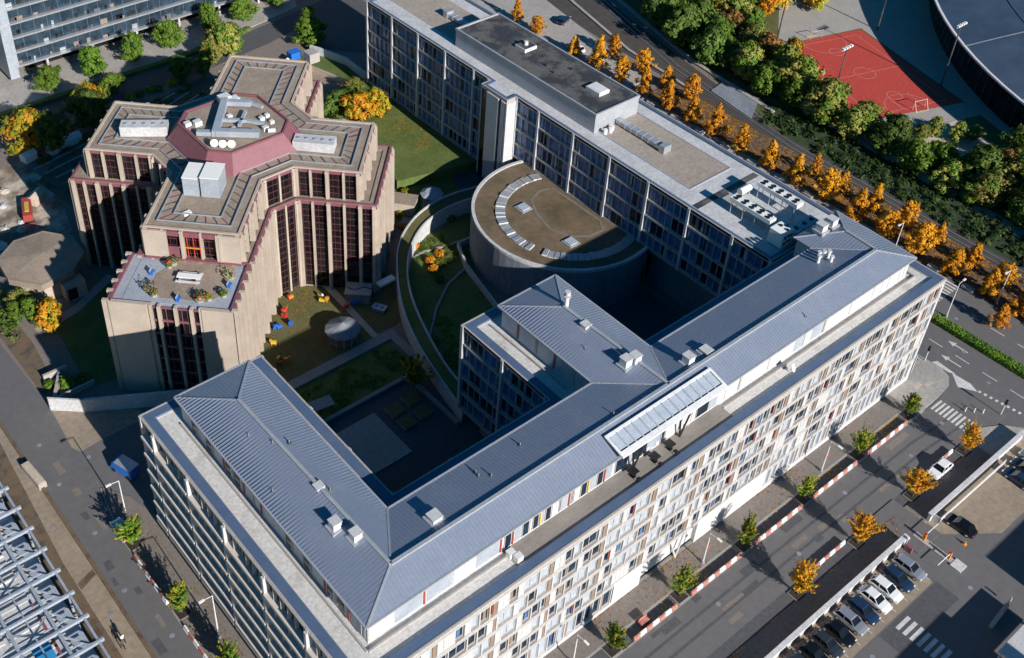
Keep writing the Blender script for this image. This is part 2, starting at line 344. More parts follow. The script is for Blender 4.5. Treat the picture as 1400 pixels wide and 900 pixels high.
sheet('ramp_garden', [(57,66),(64,70.5),(73,70.8),(78,69),(70,62),(65.5,60),(62,50),(58,40),(47,40),(46,50),(50,57),(53,62)], GRASS, .012)
struct(strip('garden_divider', [(55.5,67),(61,67.2),(66,66),(70.5,65.4)], .35, SLAB, -.02, .3))
struct(strip('garden_divider', [(49,50.5),(54,55),(59,58.3),(64.2,59.8)], .35, SLAB, -.02, .3))
sheet('bar_garden', [(60,76),(84,66),(86,118),(87,140),(74,128),(66,100)], GRASS, -.004)
raised('raised_lawn', [(68,84),(83.2,80.5),(85.9,80.5),(85.9,117.5),(79,112),(72,100)], GRASS, -.05, 1.95)
sheet('gravel_bed', [(78,71),(85.8,71),(85.8,80),(79,82),(76.5,77)], ASPHD, .01)
# upper left streets
sheet('north_street', [(-60,128),(20,140.5),(40,140.8),(62,141),(78,143),(90,146),(125,150),(125,158),(92,152),(60,147.2),(30,147.6),(-60,152)], ASPHD, .01)
raised('north_hedge_strip', [(20,147.8),(60,147.6),(78,150.2),(78,151),(60,148.9),(20,149)], GRASS, -.05, .7)
raised('north_plaza', [(10,149.1),(60,149),(78,151.2),(92,153.5),(100,170),(10,170)], PAVE, -.05, .12)
sheet('service_road', [(84,136),(92,128),(103,118),(106,118),(106,150),(92,151),(86,146)], ASPHD, .012)

RD = random.Random(8)
for i in range(16):
    x, y = RD.uniform(30,100), RD.uniform(-11,-6); sheet('road_patch', rect(x, x+RD.uniform(.8,5), y, y+RD.uniform(.5,1.4)), RD.choice([ASPHD, WALK]), .0123+.0004*i)
for i in range(14):
    y = RD.uniform(5,80); x = RD.uniform(-9,-6); sheet('road_patch', rect(x, x+RD.uniform(.5,1.2), y, y+RD.uniform(.8,5)), RD.choice([ASPHD, WALK, WALK]), .0123+.0004*i)
for (x, y) in ((-7.3,48),(-8.2,38),(-6.6,29),(-7.6,58),(-6.9,66),(-2.5,60),(48,-8),(62,-9.5),(75,-7.2),(88,-9),(97,-8.2),(110,-8),(113,-2),(119,3),(57,-24),(75,-26),(-11,36),(-11.2,52)):
    struct(MB().prism([(x+.33*math.cos(k*.5236),y+.33*math.sin(k*.5236)) for k in range(12)], .0, .032, CONCB).build('manhole_cover'))
for x in (30,33.6,37.2,40.8,44.4): pass
for k in range(10): sheet('bay_line', rect(49.75+k*2.47-.05, 49.75+k*2.47+.05, -22.2, -17.3), PAINT, .018)
struct(strip('tyre_mark', [(20,-7.6),(60,-7.5),(90,-7.7),(103,-8.6)], .35, ASPHD, .0195)); struct(strip('tyre_mark', [(20,-9.4),(60,-9.3),(90,-9.6),(101,-10.4)], .35, ASPHD, .0195))
# ================================================================ OFFICE BUILDING (comb plan with zinc roofs)
RX = random.Random(5)
class Wins:      # collects the windows of one building: nearest 96 stay parts, the rest one stuff part
    def __init__(s): s.l = []
    def add(s, p, d, n, s0, s1, z0, z1, kind, depth=-.36):
        c = Vector((p[0]+d[0]*(s0+s1)/2, p[1]+d[1]*(s0+s1)/2, (z0+z1)/2)); s.l.append((((c-CO).length - (s1-s0)*4), (p, d, n, s0, s1, z0, z1, kind, depth)))
    def draw(s, b, a):
        p, d, n, s0, s1, z0, z1, kind, dp = a
        fm, nb = (FRAME if kind != 'w' else WHITE), max(1, round((s1-s0)/1.25))
        b.ob(p, d, n, s0, s1, dp-.05, dp+.03, z0, z1, {'g': GLASS, 'c': GLASS2, 'b': BLIND, 'w': WHITE, 'p': PIER}[kind])
        if kind in 'gcb':
            t = .07
            b.ob(p, d, n, s0, s1, dp+.03, dp+.10, z0, z0+t, fm); b.ob(p, d, n, s0, s1, dp+.03, dp+.10, z1-t, z1, fm)
            for i in range(nb+1):
                x = s0+(s1-s0-t)*i/nb; b.ob(p, d, n, x, x+t, dp+.031, dp+.12, z0+t, z1-t, fm)
            if kind == 'g' and RX.random() < .5:   # a curtain or blind behind part of the pane
                x = s0+.1+RX.random()*(s1-s0)*.5; b.ob(p, d, n, x, x+min(.45, (s1-s0)*.4), dp+.031, dp+.036, z0+.1, z1-.1, RX.choice([GLASS2, BLIND, PIER, GLASS2]))
    def finish(s, parent, individual=96, hidden=None):
        s.l.sort(key=lambda t: t[0]); 
        for _, a in s.l[:individual]:
            b = MB(); s.draw(b, a); b.build('window', parent)
        b = MB()
        for _, a in s.l[individual:]: s.draw(b, a)
        if s.l[individual:]: tag(b.build('further_windows', parent), kind='stuff')

def grid_facade(fr, wn, p, d, n, length, z0, z1, pitch=8.05, fh=3.0, off=0, kinds='gggccb', ledge=0.0, div=.7):
    """white mullion grid: columns every pitch, a band at every floor"""
    x = off; xs = []
    while x < length-.3: xs.append(x); x += pitch
    if xs[0] > .6: xs = [0]+xs
    xs.append(length-.45)
    for x in xs: fr.ob(p, d, n, x, x+.45, -.5, .12, z0, z1, WHITE)
    nf = int(round((z1-z0)/fh))
    zs = [z1-.35-i*fh for i in range(nf+1)]
    zs = [z for z in zs if z > z0-.2]
    if zs[-1] > z0+.6: zs.append(z0)
    for i, z in enumerate(zs):
        for a, b_ in zip(xs[:-1], xs[1:]): fr.ob(p, d, n, a+.45, b_, -.5, ledge if i else min(ledge,.06), z, z+((.5 if i else .3) if ledge else .35), CREAML if ledge else CREAM)
    for i in range(len(zs)-1):
        zt, zb = zs[i], zs[i+1]+(.5 if ledge else .35)
        for a, b_ in zip(xs[:-1], xs[1:]):
            s = a+.45; end = b_
            while s < end-.4:
                wd = RX.choice([1.25, 1.25, 2.5, 1.25]); e = min(end, s+wd)
                if end-e < .5: e = end
                wn.add(p, d, n, s, e-.02, zb+.0, zt, RX.choice(kinds), -.42)
                s = e+.0
                if s < end-.6 and RX.random() < div:
                    fr.ob(p, d, n, s, s+.14, -.5, .0 if ledge else -.1, zb, zt, FRAME if ledge else STEELB); s += .14

def punched_facade(fr, wn, p, d, n, length, z0, z1, off=1.1, pitch=8.05, fh=3.0, ground=4.4):
    """cream street front: wide bands, brown piers at each module, mixed windows, white reveals"""
    xs = []; x = off
    while x < length: xs.append(x); x += pitch
    zs = [z1-.8-i*fh for i in range(6)]           # bottoms of the bands
    for i, z in enumerate(zs):
        h = .8 if i == 0 else .62
        if z < ground-1: continue
        fr.ob(p, d, n, 0, length, -.5, .04, z, z+h, CREAM)
        fr.ob(p, d, n, 0, length, .04, .10, z+h-.14, z+h, WHITE); fr.ob(p, d, n, 0, length, .04, .08, z, z+.10, WHITE)
    for i in range(len(zs)-1):
        zt = zs[i]; zb = zs[i+1]+.62
        if zb < ground-.6: continue
        cuts = [0]+xs+[length]
        for a, b_ in zip(cuts[:-1], cuts[1:]):
            s = a
            if a > 0:
                fr.ob(p, d, n, s, s+.5, -.5, -.12, zb, zt, PIER); s += .5
            fr.ob(p, d, n, s, s+.22, -.5, -.0, zb, zt, WHITE); s += .22
            while s < b_-.35:
                r = RX.random()
                if r < .24: wd, k = .55, 'w'
                elif r < .60: wd, k = RX.choice([1.1, 2.2]), 'b'
                elif r < .90: wd, k = RX.choice([1.2, 1.2, 2.4]), 'g'
                else: wd, k = 1.2, 'g'
                e = min(b_, s+wd)
                if b_-e < .5: e = b_
                if k == 'w': fr.ob(p, d, n, s, e, -.5, -.03, zb, zt, WHITE)
                else:
                    wn.add(p, d, n, s, e, zb, zt, k, -.38)
                    if k == 'g' and RX.random() < .22: fr.ob(p, d, n, e-.18, e-.04, -.22, -.15, zb+.1, zt-.1, RX.choice([FINR, PIER, PIER, FINR, REDW]))
                s = e
                if s < b_-.3: fr.ob(p, d, n, s, s+.16, -.5, -.0, zb, zt, WHITE if RX.random() < .75 else FRAME); s += .16

OB = empty('office_building', (0,0,0), 'large pale office block with ribbed grey zinc roofs and three wings around dark courts', 'office building')
ZP, ZE, ZR, TF = 20.0, 23.3, 24.7, 19.72
LX, LWL, LY, MW0, MW1, MY = 100.5, 16.8, 44.5, 40.4, 57.0, 33.6
wl = MB()
wl.box(.5, LWL-.5, 17.2, LY-.5, -.05, TF-.3, WHITE2); wl.box(.5, LX-.5, .5, 16.6, -.05, TF-.3, WHITE2)
wl.box(MW0+.5, MW1-.5, 16.6, MY-.5, 4.5, TF-.3, WHITE2); wl.box(MW0+2.2, MW1-2.2, 16.6, MY-2.5, -.05, 4.5, CONCB)
wl.build('wall', OB)
fr = MB(); wn = Wins()
punched_facade(fr, wn, (0,0), (1,0), (0,-1), LX, 0, ZP)
# ground floor of the street front
g = MB()
P0, D0, N0 = (0,0), (1,0), (0,-1)
g.ob(P0, D0, N0, 37.2, 42.0, -.4, .05, .1, 4.55, WHITE2); g.ob(P0, D0, N0, 52.5, 66, -.4, .05, .1, 4.55, WHITE2)
g.ob(P0, D0, N0, 42.0, 52.5, -3.6, -3.4, .1, 4.5, STEELB); g.ob(P0, D0, N0, 42, 52.5, -3.4, .0, .1, .14, SLAB)
for x in (42.0, 52.3): g.ob(P0, D0, N0, x, x+.2, -3.4, .05, .1, 4.5, WHITE2)
g.cone((48.8,-.1,.1), (49.6,-.1,4.6), .12, .16, WHITE); g.cone((48.8,-.1,.1), (47.6,.6,4.6), .12, .16, WHITE)
g.ob(P0, D0, N0, 66, LX, -.3, .06, .1, 1.0, WHITE2); g.ob(P0, D0, N0, 0, 37.2, -.3, .06, .1, .8, WHITE2)
g.ob(P0, D0, N0, 0, LX, -.6, -.42, -.05, .5, BLACK)
x = 66.0
k = 0
while x < LX-.5:
    if k % 6 == 5: g.ob(P0, D0, N0, x, x+.5, -.5, -.1, 1.0, 4.55, PIER); x += .5; g.ob(P0, D0, N0, x, x+.2, -.5, 0, 1.0, 4.55, WHITE); x += .2
    else:
        wn.add(P0, D0, N0, x, min(LX-.4, x+1.1), 1.0, 4.55, RX.choice('bbbbbg'), -.3); x += 1.1
        g.ob(P0, D0, N0, x, x+.2, -.5, 0, 1.0, 4.55, WHITE); x += .2
    k += 1
x = .3; k = 0
while x < 37.0:
    if k % 5 == 4: g.ob(P0, D0, N0, x, x+.5, -.5, -.1, .8, 4.55, PIER); x += .5
    else: wn.add(P0, D0, N0, x, min(37.1, x+1.2), .8, 4.55, RX.choice('ggbbb'), -.3); x += 1.2; g.ob(P0, D0, N0, x, x+.15, -.5, 0, .8, 4.55, WHITE); x += .15
    k += 1
g.build('ground_floor', OB)
grid_facade(fr, wn, (0,LY), (0,-1), (-1,0), LY, .9, ZP, off=3.3+.0, kinds='ggggggc', ledge=.46, div=.85)
for y in [LY-3.3-8.05*i for i in range(6)]: fr.box(-.34, -.12, y-.45, y-.03, .2, ZP-.35, WHITE)
grid_facade(fr, wn, (MW0,MY), (0,-1), (-1,0), MY-17, 4.6, ZP, off=7.9, kinds='ggccc')
grid_facade(fr, wn, (LWL,17), (0,1), (1,0), LY-17, .9, ZP, kinds='gc'); grid_facade(fr, wn, (LX,0), (0,1), (1,0), 17, .9, ZP, kinds='gc')
grid_facade(fr, wn, (LWL,17), (1,0), (0,1), MW0-LWL, .9, ZP, kinds='gc'); grid_facade(fr, wn, (MW1,17), (1,0), (0,1), 83.8-MW1, .9, ZP, kinds='gc')
grid_facade(fr, wn, (0,LY), (1,0), (0,1), LWL, .9, ZP, kinds='gc'); grid_facade(fr, wn, (MW0,MY), (1,0), (0,1), MW1-MW0, 4.6, ZP, kinds='gc')
grid_facade(fr, wn, (MW1,17), (0,1), (1,0), MY-17, 4.6, ZP, kinds='gc')
fr.build('facade_frame', OB); wn.finish(OB)
# piloti under the middle wing
# terraces, parapets
t = MB()
for r in ((.5,LWL-.5,17,LY-.5),(.5,LX-.5,.5,17),(MW0+.5,MW1-.5,17,MY-.5)): t.box(*r, TF-.3, TF, CONC)
t.build('terrace', OB)
t = MB(); t.box(21.6, 56.6, 1.05, 4.4, TF, TF+.06, DECK); t.build('deck', OB)
def ring(b, pts, w0, z0, z1, m, closed=True):
    """inset band along a ccw outline of right angles"""
    n = len(pts); ins = []
    for i in range(n):
        a = Vector(pts[i-1]); c = Vector(pts[i]); e = Vector(pts[(i+1)%n]); d1 = (c-a).normalized(); d2 = (e-c).normalized()
        n1 = Vector((-d1.y,d1.x)); n2 = Vector((-d2.y,d2.x)); bi = (n1+n2).normalized(); ins.append(c+bi*(w0/max(.3,bi.dot(n1))))
    for i in range(n if closed else n-1):
        j = (i+1)%n; b.hexa([(*pts[i],z0),(*pts[j],z0),(*ins[j],z0),(*ins[i],z0),(*pts[i],z1),(*pts[j],z1),(*ins[j],z1),(*ins[i],z1)], m)
    return [tuple(v) for v in ins]
OUT = [(0,0),(LX,0),(LX,17.0),(MW1,17.0),(MW1,MY),(MW0,MY),(MW0,17.0),(LWL,17.0),(LWL,LY),(0,LY)]
t = MB(); ins = ring(t, OUT, .22, ZP-.6, ZP+.06, CREAM); i2 = ring(t, ins, 1.15, ZP-.6, ZP+.02, COPE); ring(t, i2, .12, ZP-.6, ZP-.12, ZINCL)
t.build('parapet', OB)
# upstand kerb that runs on the terrace in front of the set-back storey
t = MB()
for (x0,x1,y0,y1) in ((3.2,3.4,3.2,40.4),(3.4,21.6,3.0,3.2),(56.6,97.6,3.0,3.2),(97.4,97.6,3.2,16),(44.0-.6,44.0-.4,17,31.2)): MB().box(x0,x1,y0,y1,TF,TF+.28,CREAM).build('terrace_kerb', OB); MB().box(14.6, 15.3, 14.9, 44.0, TF, TF+.12, CONCL).build('gutter_walkway', OB)
# set-back top storey
t = MB(); e = .45
t.box(3.5+e, 13.6-e, 3.5+e, 41.6-e, TF, ZE-.16, WHITE2); t.box(13.6-e, 96.9-e, 3.5+e, 13.7-e, TF, ZE-.16, WHITE2)
t.box(44.1+e, 54.3-e, 13.7-e, 30.9-e, TF, ZE-.16, WHITE2); t.box(86.8+e, 96.9-e, 13.7-e, 16.7-e, TF, ZE-.16, WHITE2)
t.build('top_storey_wall', OB)
def bay_wall(p, d, n, length, kinds, step):
    s = .1; i = 0
    while s < length-.4:
        wd = min(step[i % len(step)], length-.1-s); k = kinds[i % len(kinds)]
        b = MB()
        if k == 'W': b.ob(p, d, n, s, s+wd-.12, 0, .09, TF+.35, ZE-.25, WHITE); b.build('white_shutter', OB)
        elif k == 'G': b.ob(p, d, n, s, s+wd-.12, 0, .05, TF+.35, ZE-.25, STEELB); b.build('grey_panel', OB)
        elif k == 'g': b.ob(p, d, n, s, s+wd-.12, 0, .04, TF+.35, ZE-.25, GLASS); b.ob(p, d, n, s, s+.08, .04, .1, TF+.35, ZE-.25, FRAME); b.build('window', OB)
        elif k in 'ry': b.ob(p, d, n, s, s+.2, 0, .14, TF+.35, ZE-.4, FINR if k == 'r' else FINY); b.build('coloured_fin', OB); wd = .45
        elif k == 'c': b.ob(p, d, n, s, s+.25, 0, .12, TF+.35, ZE-.25, CREAM); b.build('cream_fin', OB); wd = .35
        s += wd; i += 1
bay_wall((3.5+e,3.5+e), (1,0), (0,-1), 17.6, 'WGrGWGrW', (3.2,3.6,1,3.4,3.2,3.2,1,5))
bay_wall((21.6,3.5+e), (1,0), (0,-1), 16.6, 'grGgWgyGgWgGrgWgyGgrG', (1.1,.4,1.0))
bay_wall((38.3,3.5+e), (1,0), (0,-1), 18, 'gGgGgWWW', (2.2,.8,2.4))
bay_wall((57.4,3.5+e), (1,0), (0,-1), 39, 'WcWWGWGcWWWWWWW', (2.6,1,5.4,5.2,2.0,1.6))
bay_wall((3.5+e,41.6-e), (0,-1), (-1,0), 37.0, 'GgcGgcGrgGcgGcrGGcGrG', (2.3,1.1,.4,1.9,1.3,.4,2.2))
bay_wall((44.1+e,30.9-e), (0,-1), (-1,0), 16.6, 'GrGcGrGcGcG', (3.0,.4))
# roofs
def seam_roof(name, planes, parent, m=ZINC, thick=.16, sp=.46, rib=.026):
    """planes: list of (poly3d ccw, horizontal direction of the seams)"""
    for poly, sdir in planes:
        b = MB(); P = [Vector(q) for q in poly]
        nrm = (P[1]-P[0]).cross(P[2]-P[0]).normalized()
        if nrm.z < 0: P = P[::-1]; nrm = -nrm
        b.poly(P, m); b.poly([q-Vector((0,0,thick)) for q in P][::-1], m)
        for i in range(len(P)):
            a, c = P[i], P[(i+1)%len(P)]; dz = Vector((0,0,thick)); b.poly([a-dz, c-dz, c, a], m)
        D = Vector((*sdir,0)).normalized(); Q = Vector((-D.y, D.x, 0))
        zf = lambda x, y: P[0].z-(nrm.x*(x-P[0].x)+nrm.y*(y-P[0].y))/nrm.z
        qs = [v.dot(Q) for v in P]; q = min(qs)+.3
        while q < max(qs)-.1:
            hit = []
            for i in range(len(P)):
                a, c = P[i], P[(i+1)%len(P)]; qa, qc = a.dot(Q)-q, c.dot(Q)-q
                if (qa < 0) != (qc < 0): u = qa/(qa-qc); hit.append((a+(c-a)*u).dot(D))
            if len(hit) == 2 and abs(hit[0]-hit[1]) > .4:
                h0, h1 = min(hit)+.05, max(hit)-.05; pts = []
                for (s_, w_, dz) in ((h0,-.5,0),(h1,-.5,0),(h1,.5,0),(h0,.5,0)):
                    v = D*s_+Q*(q+w_*rib*1.3); pts.append((v.x, v.y, zf(v.x,v.y)-.02))
                b.hexa(pts+[(x,y,z+.02+rib*1.5) for x,y,z in pts], m)
            q += sp
        b.build(name, parent)
E0 = 3.5; RX0, RYm = 9.1, 7.1; LW1 = 13.6; YI = 13.7
seam_roof('roof', [
  ([(E0,E0,ZE),(RX0,RYm,ZR),(8.6,35.6,ZR),(E0,41.6,ZE)], (1,0)),
  ([(LW1,YI,ZE),(LW1,41.6,ZE),(8.6,35.6,ZR),(RX0,RYm,ZR)], (1,0)),
  ([(E0,41.6,ZE),(8.6,35.6,ZR),(LW1,41.6,ZE)], (0,1)),
  ([(E0,E0,ZE),(96.9,E0,ZE),(92,RYm,ZR),(RX0,RYm,ZR)], (0,1)),
  ([(LW1,YI,ZE),(RX0,RYm,ZR),(50.1,RYm,ZR),(44.1,YI,ZE)], (0,1)),
  ([(54.3,YI,ZE),(50.1,RYm,ZR),(92,RYm,ZR),(86.8,YI,ZE)], (0,1)),
  ([(96.9,E0,ZE),(96.9,16.7,ZE),(92.2,12.2,ZR),(92,RYm,ZR)], (1,0)),
  ([(86.8,YI,ZE),(92,RYm,ZR),(92.2,12.2,ZR),(86.8,16.7,ZE)], (1,0)),
  ([(86.8,16.7,ZE),(92.2,12.2,ZR),(96.9,16.7,ZE)], (0,1)),
  ([(44.1,YI,ZE),(50.1,RYm,ZR),(49.6,24.6,ZR),(44.1,30.9,ZE)], (1,0)),
  ([(54.3,YI,ZE),(54.3,30.9,ZE),(49.6,24.6,ZR),(50.1,RYm,ZR)], (1,0)),
  ([(44.1,30.9,ZE),(49.6,24.6,ZR),(54.3,30.9,ZE)], (0,1))], OB)
rd = MB()
def capline(b, p, q, w_=.26, h=.12, m=ZINCL):
    p = Vector(p); q = Vector(q); d = (q-p).normalized(); n = Vector((-d.y,d.x,0)).normalized()*w_/2
    b.hexa([p-n-Vector((0,0,.05)), q-n-Vector((0,0,.05)), q+n-Vector((0,0,.05)), p+n-Vector((0,0,.05)), p-n+Vector((0,0,h)), q-n+Vector((0,0,h)), q+n+Vector((0,0,h)), p+n+Vector((0,0,h))], m)
for p, q in (((RX0,RYm,ZR),(8.6,35.6,ZR)), ((RX0,RYm,ZR),(92,RYm,ZR)), ((50.1,RYm,ZR),(49.6,24.6,ZR)), ((92,RYm,ZR),(92.2,12.2,ZR))): capline(rd, p, q, .4, .2)
for p, q in (((RX0,RYm,ZR),(E0,E0,ZE)), ((92,RYm,ZR),(96.9,E0,ZE)), ((8.6,35.6,ZR),(E0,41.6,ZE)), ((8.6,35.6,ZR),(LW1,41.6,ZE)), ((49.6,24.6,ZR),(44.1,30.9,ZE)), ((49.6,24.6,ZR),(54.3,30.9,ZE)), ((92.2,12.2,ZR),(86.8,16.7,ZE)), ((92.2,12.2,ZR),(96.9,16.7,ZE)),
   ((RX0,RYm,ZR),(LW1,YI,ZE)), ((50.1,RYm,ZR),(44.1,YI,ZE)), ((50.1,RYm,ZR),(54.3,YI,ZE)), ((92,RYm,ZR),(86.8,YI,ZE))): capline(rd, p, q, .2, .07, ZINCL)
rd.build('ridge_capping', OB)
gu = MB()
for p, q in (((E0,E0),(E0,41.6)),((E0,E0),(96.9,E0)),((LW1,YI),(LW1,41.6)),((LW1,YI),(44.1,YI)),((54.3,YI),(86.8,YI)),((44.1,YI),(44.1,30.9)),((54.3,YI),(54.3,30.9)),((E0,41.6),(LW1,41.6)),((44.1,30.9),(54.3,30.9)),((96.9,E0),(96.9,16.7))):
    capline(gu, (*p,ZE-.1), (*q,ZE-.1), .22, .16, ZINCL)
gu.build('gutter', OB)
# roof vents
for (x, y, a, h) in ((8.9,19.6,.9,.5),(7.4,14.4,1.0,1.1),(8.3,12.0,1.0,1.1),(16.2,9.0,1.2,.6),(49.4,20.4,1.0,.6),(48.6,12.7,1.1,1.2),(49.9,12.4,1.1,1.2),(55.0,8.4,1.1,1.2),(58.2,8.3,1.2,.4),(90.0,14.7,1.2,1.1),(92.2,14.6,1.2,1.1)):
    zr = ZR-.35; b = MB(); b.box(x-a/2,x+a/2,y-a/2,y+a/2,zr-.4,zr+h,ALU); b.box(x-a/2-.08,x+a/2+.08,y-a/2-.08,y+a/2+.08,zr+h,zr+h+.1,WHITE); b.box(x-a/2-.3,x+a/2+.3,y-a/2-.3,y+a/2+.3,zr-.3,zr+.12,ZINCL)
    b.build('roof_vent', OB)
VP = random.Random(12)
for k in range(14):
    x, y = ((VP.uniform(5,12), VP.uniform(16,34)) if k < 5 else (VP.uniform(46,53), VP.uniform(14,23)) if k < 7 else (VP.uniform(20,84), VP.uniform(5,12))); 
    if y < 13 and x > 18: zr = ZE+(ZR-ZE)*min((y-3.5)/3.6, (13.7-y)/6.6)
    elif x < 16: zr = ZE+(ZR-ZE)*min((x-3.5)/5.6, (13.6-x)/4.5)
    else: zr = ZE+(ZR-ZE)*min((x-44.1)/6, (54.3-x)/4.2)
    MB().cone((x,y,zr-.1),(x,y,zr+.45),.07,.07,STEEL,7).cone((x,y,zr-.02),(x,y,zr+.06),.28,.2,BITU,9).build('vent_pipe', OB)
b = MB(); b.cone((50.1,24.6,ZR-.2),(50.1,24.6,ZR+1.5),.28,.28,ALU,12); b.cone((50.1,24.6,ZR+1.5),(50.1,24.6,ZR+1.6),.5,.5,WHITE,12); b.cone((50.1,24.6,ZR+1.75),(50.1,24.6,ZR+2.3),.38,.38,WHITE,12); b.build('flue', OB)
for k, (x, y) in enumerate(((84.2,10.8),(84.9,11.3),(85.5,9.7),(86.2,10.6),(85.6,11.0))):
    b = MB(); b.cone((x,y,ZR-1.0),(x,y,ZR+.3),.22,.22,ALU,10); b.cone((x,y,ZR+.3),(x,y,ZR+.5),.34,.3,WHITE,10); b.build('flue', OB)
# glazed canopy over the deck
cn = empty('canopy_anchor', (0,0,0), None, None); bpy.data.objects.remove(cn)
b = MB(); x0, x1, ya, yb, za, zb = 38.2, 56.2, 6.0, 2.9, 24.55, 23.75
def cp(x, u, dz=0): return (x, ya+(yb-ya)*u, za+(zb-za)*u+dz)
def cslab(b, xa, xb, u0, u1, lo, hi, m): b.hexa([cp(xa,u1,lo),cp(xb,u1,lo),cp(xb,u0,lo),cp(xa,u0,lo),cp(xa,u1,hi),cp(xb,u1,hi),cp(xb,u0,hi),cp(xa,u0,hi)], m)
cslab(b, x0, x1, 0, .1, 0, .2, ALU); cslab(b, x0, x1, .78, 1, 0, .2, ALU); cslab(b, x0, x0+.35, .1, .78, 0, .2, ALU); cslab(b, x1-.35, x1, .1, .78, 0, .2, ALU)
nb = 14; stp = (x1-x0-.7)/nb
for i in range(1, nb): cslab(b, x0+.35+i*stp-.09, x0+.35+i*stp+.09, .1, .78, 0, .2, STEELB)
CN = b.build('canopy', OB)
for i in range(nb):
    b = MB(); cslab(b, x0+.35+i*stp+.09, x0+.35+(i+1)*stp-.09, .1, .7, .06, .12, BLIND); b.build('skylight', CN)
for xx in (41.0, 48.9):
    b = MB(); b.cone((xx,3.3,TF+.05),(xx-.9,3.1,ZE+.3),.12,.12,BLACK,8); b.cone((xx,3.3,TF+.05),(xx+.9,3.1,ZE+.3),.12,.12,BLACK,8); b.build('v_support', CN)

# things standing on the deck
for i, (x, y) in enumerate(((40.2,2.7),(43.8,2.7),(46.6,2.9))):
    t = empty('terrace_table', (x,y,TF+.06), 'black square table on the roof deck, %s from the left below the glazed canopy' % ORD[i], 'table', 'black tables on the roof deck')
    b = MB(); b.box(-.55,.55,-.55,.55,.72,.8,BLACK); b.build('tabletop', t); b = MB(); b.cone((0,0,0),(0,0,.72),.09,.09,BLACK); b.box(-.35,.35,-.35,.35,0,.05,BLACK); b.build('pedestal', t)
    c = empty('stool', (x-.1,y-1.1,TF+.06), 'small black stool in front of the %s black deck table from the left' % ORD[i], 'stool', 'stools on the roof deck')
    b = MB(); b.box(-.25,.25,-.25,.25,.42,.5,BLACK); b.build('seat', c); b = MB()
    for sx in (-.2,.2):
        for sy in (-.2,.2): b.cone((sx,sy,0),(sx,sy,.42),.03,.03,BLACK,5)
    b.build('leg_frame', c)
def chair_small(x, y, rz, label, grp, m=WPLA):
    t = empty('terrace_chair', (x,y,TF+.06), label, 'chair', grp, rz)
    b = MB(); b.box(-.24,.24,-.24,.24,.4,.46,m); b.build('seat', t); b = MB(); b.box(-.24,.24,.2,.26,.46,.9,m); b.build('backrest', t)
    b = MB()
    for sx in (-.2,.2):
        for sy in (-.2,.2): b.cone((sx,sy,0),(sx,sy,.4),.025,.025,m,5)
    b.build('leg_frame', t)
for i in range(9): chair_small(43.2+i*.78 + (1.6 if i > 5 else 0), 4.15-.02*i, math.pi if i % 2 else 0.2, 'white chair under the canopy edge on the roof deck, %s from the left' % ORD[i], 'white chairs on the roof deck')
for i, (x, y) in enumerate(((21.9,3.0),(22.2,2.1))):
    t = empty('planter_box', (x,y,TF+.06), ('white box at the left end of the roof deck, by the wall' if i == 0 else 'white box at the left end of the roof deck, by the parapet'), 'box', 'white boxes on the deck')
    b = MB(); b.box(-.4,.4,-.35,.35,0,.75,WPLA); b.build('body', t); b = MB(); b.box(-.44,.44,-.39,.39,.75,.82,ALU); b.build('lid', t)
t = empty('satellite_dish', (68.2,2.0,TF), 'white dish standing on the street side terrace of the long roof', 'satellite dish')
b = MB(); b.cone((0,0,0),(0,0,.7),.06,.06,ALU); b.build('mast', t)
b = MB(); b.cone((0,0,.8),(.1,-.25,.95),.1,.55,WPLA,14); b.build('dish', t)

# ================================================================ SLAB BUILDING (flat roofs, long)
SB = empty('slab_building', (83.8,60,0), 'long flat roofed slab block with white grid facade and dark penthouse on its roof', 'office building')
def loc(o): o.matrix_parent_inverse = o.parent.matrix_world.inverted() if False else Matrix.Translation(-o.parent.location); return o
X0, X1, Y0, Y1 = 83.8, 100.5, 17.3, 115.0
b = MB(); b.box(X0+.5, X1-.5, Y0, Y1-.5, 8.0, TF-.3, WHITE2); b.box(X0+2.2, X1-1, Y0, 80, -.05, 8.0, CONCB); b.box(X0+.5, X1-.5, 80, Y1-.5, 1.0, 8.0, WHITE2)
b.box(X0+2.15, X0+2.2, 31, 42, 0, 7.9, CONCB)
loc(b.build('wall', SB))
fr = MB(); wn = Wins()
def col_facade(p, d, n, length, z0, z1, pitch, off):
    grid_facade(fr, wn, p, d, n, length, z0, z1, pitch=pitch, off=off, kinds='ggccccc')
col_facade((X0,Y1), (0,-1), (-1,0), Y1-78.6, 2.0, ZP, 8.0, 0)
col_facade((X0,71.6), (0,-1), (-1,0), 71.6-17.3, 8.0, ZP, 8.3, 5.5)
grid_facade(fr, wn, (X1,Y0), (0,1), (1,0), Y1-Y0, 2.0, ZP, pitch=8.05, kinds='gc'); grid_facade(fr, wn, (X1,Y1), (-1,0), (0,1), X1-X0, 2.0, ZP, kinds='gc')
loc(fr.build('facade_frame', SB))
for o in list(COL.objects): pass
n0 = set(bpy.data.objects); wn.finish(SB)
for o in set(bpy.data.objects)-n0: loc(o)
b = MB(); b.box(X0+.5, X1-.5, Y0, Y1-.5, TF-.3, TF, CONCL); loc(b.build('roof_deck', SB))
loc(MB().box(88.0, 97.2, 92.5, 113, TF, TF+.05, GRAV).build('gravel_roof', SB)); b = MB(); b.box(88.0, 97.2, 36.2, 56, TF, TF+.05, GRAV)
for r_ in ((87.8,88.0,36,56),(97.2,97.4,36,56),(88,97.2,36,36.2)): b.box(*r_, TF, TF+.12, ZINCL)
loc(b.build('gravel_roof', SB))
b = MB(); b.box(X0+1.2, X1-1.2, 32.0, 33.0, TF, TF+.08, BITU); b.box(89.2, 92.0, 20, 31.5, TF, TF+.25, CREAM); loc(b.build('expansion_joint', SB))
